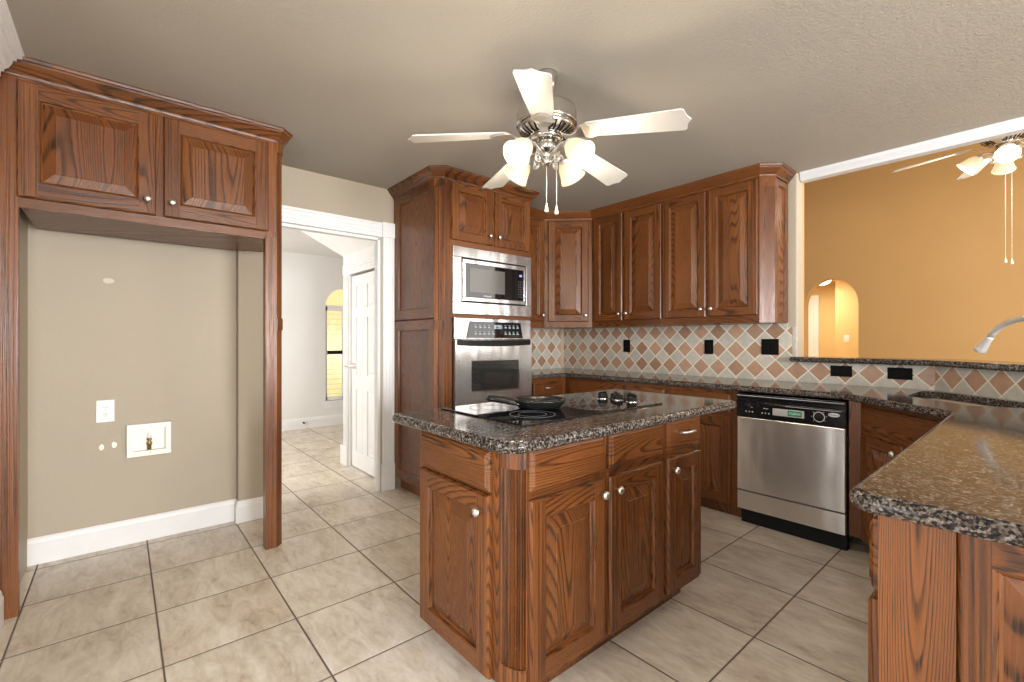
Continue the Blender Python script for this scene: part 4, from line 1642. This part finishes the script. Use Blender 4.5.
burner(0.19, 0.155, 0.095)
burner(0.19, 0.40, 0.115)
burner(0.58, 0.40, 0.095)
burner(0.56, 0.145, 0.110)
for k, (px_, py_) in enumerate(((0.815, 0.290), (0.830, 0.205), (0.870, 0.250), (0.872, 0.150), (0.822, 0.115))):
    mb = MB()
    mb.lathe([(0.030, 0.0), (0.030, 0.004), (0.027, 0.008), (0.025, 0.022), (0.021, 0.027), (0.004, 0.028)], (0, 0, 0), (0, 0, 1), 20)
    mb.box(-0.024, 0.024, -0.006, 0.006, 0.024, 0.035)
    kk = mb.build('control_knob', BLACK, ck, (px_, py_, 0.0072), 0.4 * k)
    mb = MB()
    mb.lathe([(0.0310, 0.0), (0.0310, 0.003), (0.0285, 0.003)], (0, 0, 0.0005), (0, 0, 1), 20, caps=False)
    mb.build('chrome_ring', CHROME, kk)

# cast iron griddle resting on the cooktop
gp = thing('griddle_pan', 'black cast iron griddle pan with short handle lying on the cooktop', 'pan', (-1.485, 1.428, 0.9216), math.atan2(-0.76, -0.649))
mb = MB()
mb.lathe([(0.070, 0.0), (0.088, 0.003), (0.102, 0.018), (0.110, 0.030), (0.114, 0.034), (0.112, 0.038), (0.104, 0.036), (0.096, 0.028), (0.090, 0.022), (0.02, 0.022)], (0, 0, 0), (0, 0, 1), 40)
pb = mb.build('pan_body', IRON, gp)
gp.scale = (1.07, 1.07, 1.07)
mb = MB()
for r_ in (0.080, 0.064, 0.048, 0.032):
    pr_ = [(r_ + 0.005 * cos(2 * pi * i / 8), 0.0245 + 0.005 * sin(2 * pi * i / 8)) for i in range(9)]
    mb.lathe(pr_, (0, 0, 0), (0, 0, 1), 32, caps=False)
mb.build('coil_ridges', IRON, gp)
mb = MB()
rows = []
for x_, hw, zc, ht in ((0.085, 0.075, 0.022, 0.012), (0.110, 0.062, 0.026, 0.014), (0.15, 0.046, 0.032, 0.015), (0.185, 0.038, 0.037, 0.015), (0.210, 0.028, 0.040, 0.013), (0.222, 0.012, 0.041, 0.008)):
    rows.append([(x_, hw * cos(2 * pi * i / 14), zc + ht * sin(2 * pi * i / 14)) for i in range(14)])
mb.grid(rows, 0, True, True, True)
mb.build('handle', IRON, gp)


# ------------------------------------------------------------------ ceiling fans
def fan(name, label, x, y, ceil_z, blade_z, ang0, group, chain=0.235, power=6.5):
    f = thing(name, label, 'ceiling fan', (x, y, blade_z), 0, group)
    top = ceil_z - blade_z - 0.0003
    mb = MB()
    mb.lathe([(0.050, top), (0.052, top - 0.012), (0.046, top - 0.050), (0.034, top - 0.082), (0.018, top - 0.092)], seg=24)
    mb.build('canopy', POLISHED, f)
    mb = MB()
    mb.lathe([(0.012, top - 0.07), (0.012, 0.19)], seg=12)
    mb.lathe([(0.028, 0.215), (0.034, 0.205), (0.034, 0.185)], seg=16)
    mb.build('downrod', NICKEL, f)
    mb = MB()
    mb.lathe([(0.030, 0.195), (0.110, 0.188), (0.134, 0.178), (0.140, 0.160), (0.140, 0.115), (0.142, 0.112), (0.142, 0.104), (0.136, 0.100)], seg=40)
    mo = mb.build('motor_housing', POLISHED, f)
    mb = MB()
    mb.lathe([(0.136, 0.100), (0.126, 0.078), (0.100, 0.060), (0.070, 0.050)], seg=40)
    mb.build('vented_base', POLISHED, f)
    mb = MB()
    for k in range(30):
        a = 2 * pi * k / 30
        ca, sa = cos(a), sin(a)
        pts = []
        for r_, z_ in ((0.128, 0.0800), (0.1005, 0.0578), (0.082, 0.0515)):
            pts.append((r_, z_))
        tw_ = 0.004
        q = []
        for r_, z_ in pts:
            q.append([(r_ * ca - tw_ * sa, r_ * sa + tw_ * ca, z_), (r_ * ca + tw_ * sa, r_ * sa - tw_ * ca, z_)])
        for u_, v_ in zip(q[:-1], q[1:]):
            mb.face([u_[0], u_[1], v_[1], v_[0]])
    mb.build('vent_slots', BLACKM, f)
    mb = MB()
    mb.lathe([(0.074, 0.050), (0.074, 0.040), (0.056, 0.036)], seg=30)
    mb.build('flywheel', POLISHED, f)
    mb = MB()
    mb.lathe([(0.050, 0.040), (0.050, -0.005), (0.046, -0.012), (0.030, -0.020), (0.018, -0.030), (0.020, -0.050), (0.024, -0.066), (0.014, -0.078), (0.006, -0.084)], seg=24)
    mb.build('switch_housing', POLISHED, f)
    # blades
    for k in range(5):
        a = ang0 + k * 2 * pi / 5
        b_ = MB()
        pts = []
        L0, L1 = 0.185, 0.634
        DR = 0.050
        w0, w1 = 0.050, 0.068
        outline = [(L0, -0.030), (L0 + 0.02, -w0), (L1 - 0.035, -w1), (L1 - 0.022, -w1 + 0.006), (L1 - 0.015, -0.024), (L1, 0.0), (L1 - 0.015, 0.024), (L1 - 0.022, w1 - 0.006), (L1 - 0.035, w1), (L0 + 0.02, w0), (L0, 0.030)]
        th_ = RAD(-11)
        rows = []
        for dz in (-0.003, 0.003):
            rows.append([(px, py * cos(th_), py * sin(th_) + dz + DR * (L1 - px) / (L1 - L0)) for px, py in outline])
        b_.grid(rows, 0, True, False, True)
        bl = b_.build('blade', BLADE, f, (0, 0, 0), a)
        m2 = MB()
        rows = []
        for x_, hw, z_ in ((0.085, 0.018, 0.042), (0.120, 0.014, 0.030), (0.150, 0.018, 0.036), (0.178, 0.042, 0.044), (0.205, 0.050, 0.0405), (0.235, 0.036, 0.0372), (0.262, 0.010, 0.0342)):
            rows.append([(x_, hw, z_ + 0.003 + hw * sin(th_)), (x_, -hw, z_ + 0.003 - hw * sin(th_)), (x_, -hw, z_ - 0.003 - hw * sin(th_)), (x_, hw, z_ - 0.003 + hw * sin(th_))])
        m2.grid(rows, 0, True, False, True)
        m2.build('blade_iron', NICKEL, bl)
    # light arms, shades
    for k in range(4):
        a = RAD(5) + k * pi / 2
        ca, sa = cos(a), sin(a)
        m2 = MB()
        P_ = lambda r_, z_: (r_ * ca, r_ * sa, z_)
        m2.tube([P_(0.020, -0.040), P_(0.050, -0.020), P_(0.085, 0.000), P_(0.115, -0.004), P_(0.130, -0.018)], 0.006, 8)
        # scroll
        sc = []
        for i in range(22):
            t_ = i / 21
            rr_ = 0.020 * (1 - 0.75 * t_)
            an = -0.5 + t_ * 3.2 * pi
            sc.append(P_(0.062 + rr_ * cos(an), -0.062 - rr_ * sin(an)))
        m2.tube([P_(0.022, -0.058), P_(0.045, -0.040), P_(0.075, -0.038)] + sc[2:], 0.0045, 6)
        m2.build('light_arm', NICKEL, f)
        ax = Vector((ca * 0.72, sa * 0.72, -0.69)).normalized()
        c0 = Vector(P_(0.125, -0.012))
        m2 = MB()
        m2.lathe([(0.020, -0.004), (0.027, 0.006), (0.027, 0.022), (0.024, 0.024)], c0, ax, 18)
        m2.build('socket_cup', NICKEL, f)
        m2 = MB()
        m2.lathe([(0.024, 0.012), (0.034, 0.022), (0.046, 0.045), (0.053, 0.075), (0.060, 0.100), (0.066, 0.112), (0.0635, 0.112), (0.057, 0.098), (0.050, 0.074), (0.043, 0.046), (0.031, 0.025)], c0, ax, 24, caps=False)
        sh = m2.build('lamp_shade', SHADE, f)
        sh['label'] = 'lit frosted glass bell shade'
        m2 = MB()
        m2.lathe([(0.010, 0.020), (0.012, 0.035), (0.024, 0.060), (0.026, 0.075), (0.018, 0.092), (0.004, 0.098)], c0, ax, 14)
        m2.build('bulb', BULB, sh)
        ld = bpy.data.lights.new('lamp_light', 'POINT')
        ld.energy = power
        ld.color = (1.0, 0.87, 0.68)
        ld.shadow_soft_size = 0.045
        lo = bpy.data.objects.new('lamp_light', ld)
        lo.location = Vector((x, y, blade_z)) + c0 + ax * 0.135
        COL.objects.link(lo)
    # pull chains
    for (cx_, cy_, l_) in ((0.0, 0.0, chain), (0.030, 0.036, chain + 0.01)):
        m2 = MB()
        m2.tube([(cx_, cy_, -0.05), (cx_, cy_, -0.05 - l_ + 0.03)], 0.0016, 6)
        for i in range(9):
            zz_ = -0.10 - i * (l_ - 0.10) / 9
            m2.lathe([(0.0005, -0.003), (0.003, 0), (0.0005, 0.003)], (cx_, cy_, zz_), seg=8, caps=False)
        c_ = m2.build('pull_chain', CORDW, f)
        m2 = MB()
        m2.lathe([(0.002, 0.0), (0.004, -0.010), (0.009, -0.034), (0.0095, -0.042), (0.004, -0.045)], (cx_, cy_, -0.05 - l_ + 0.032), seg=12)
        m2.build('chain_fob', CORDW, c_)
    return f


fan('ceiling_fan', 'white five-blade ceiling fan with four lit shades above the kitchen island', -1.524, 1.514, CEIL, 2.120, RAD(22.5), None)
fan('ceiling_fan', 'white ceiling fan in front of the orange living room wall', -0.20, 4.84, 4.2, 2.595, RAD(186), None, chain=0.75, power=7.0)
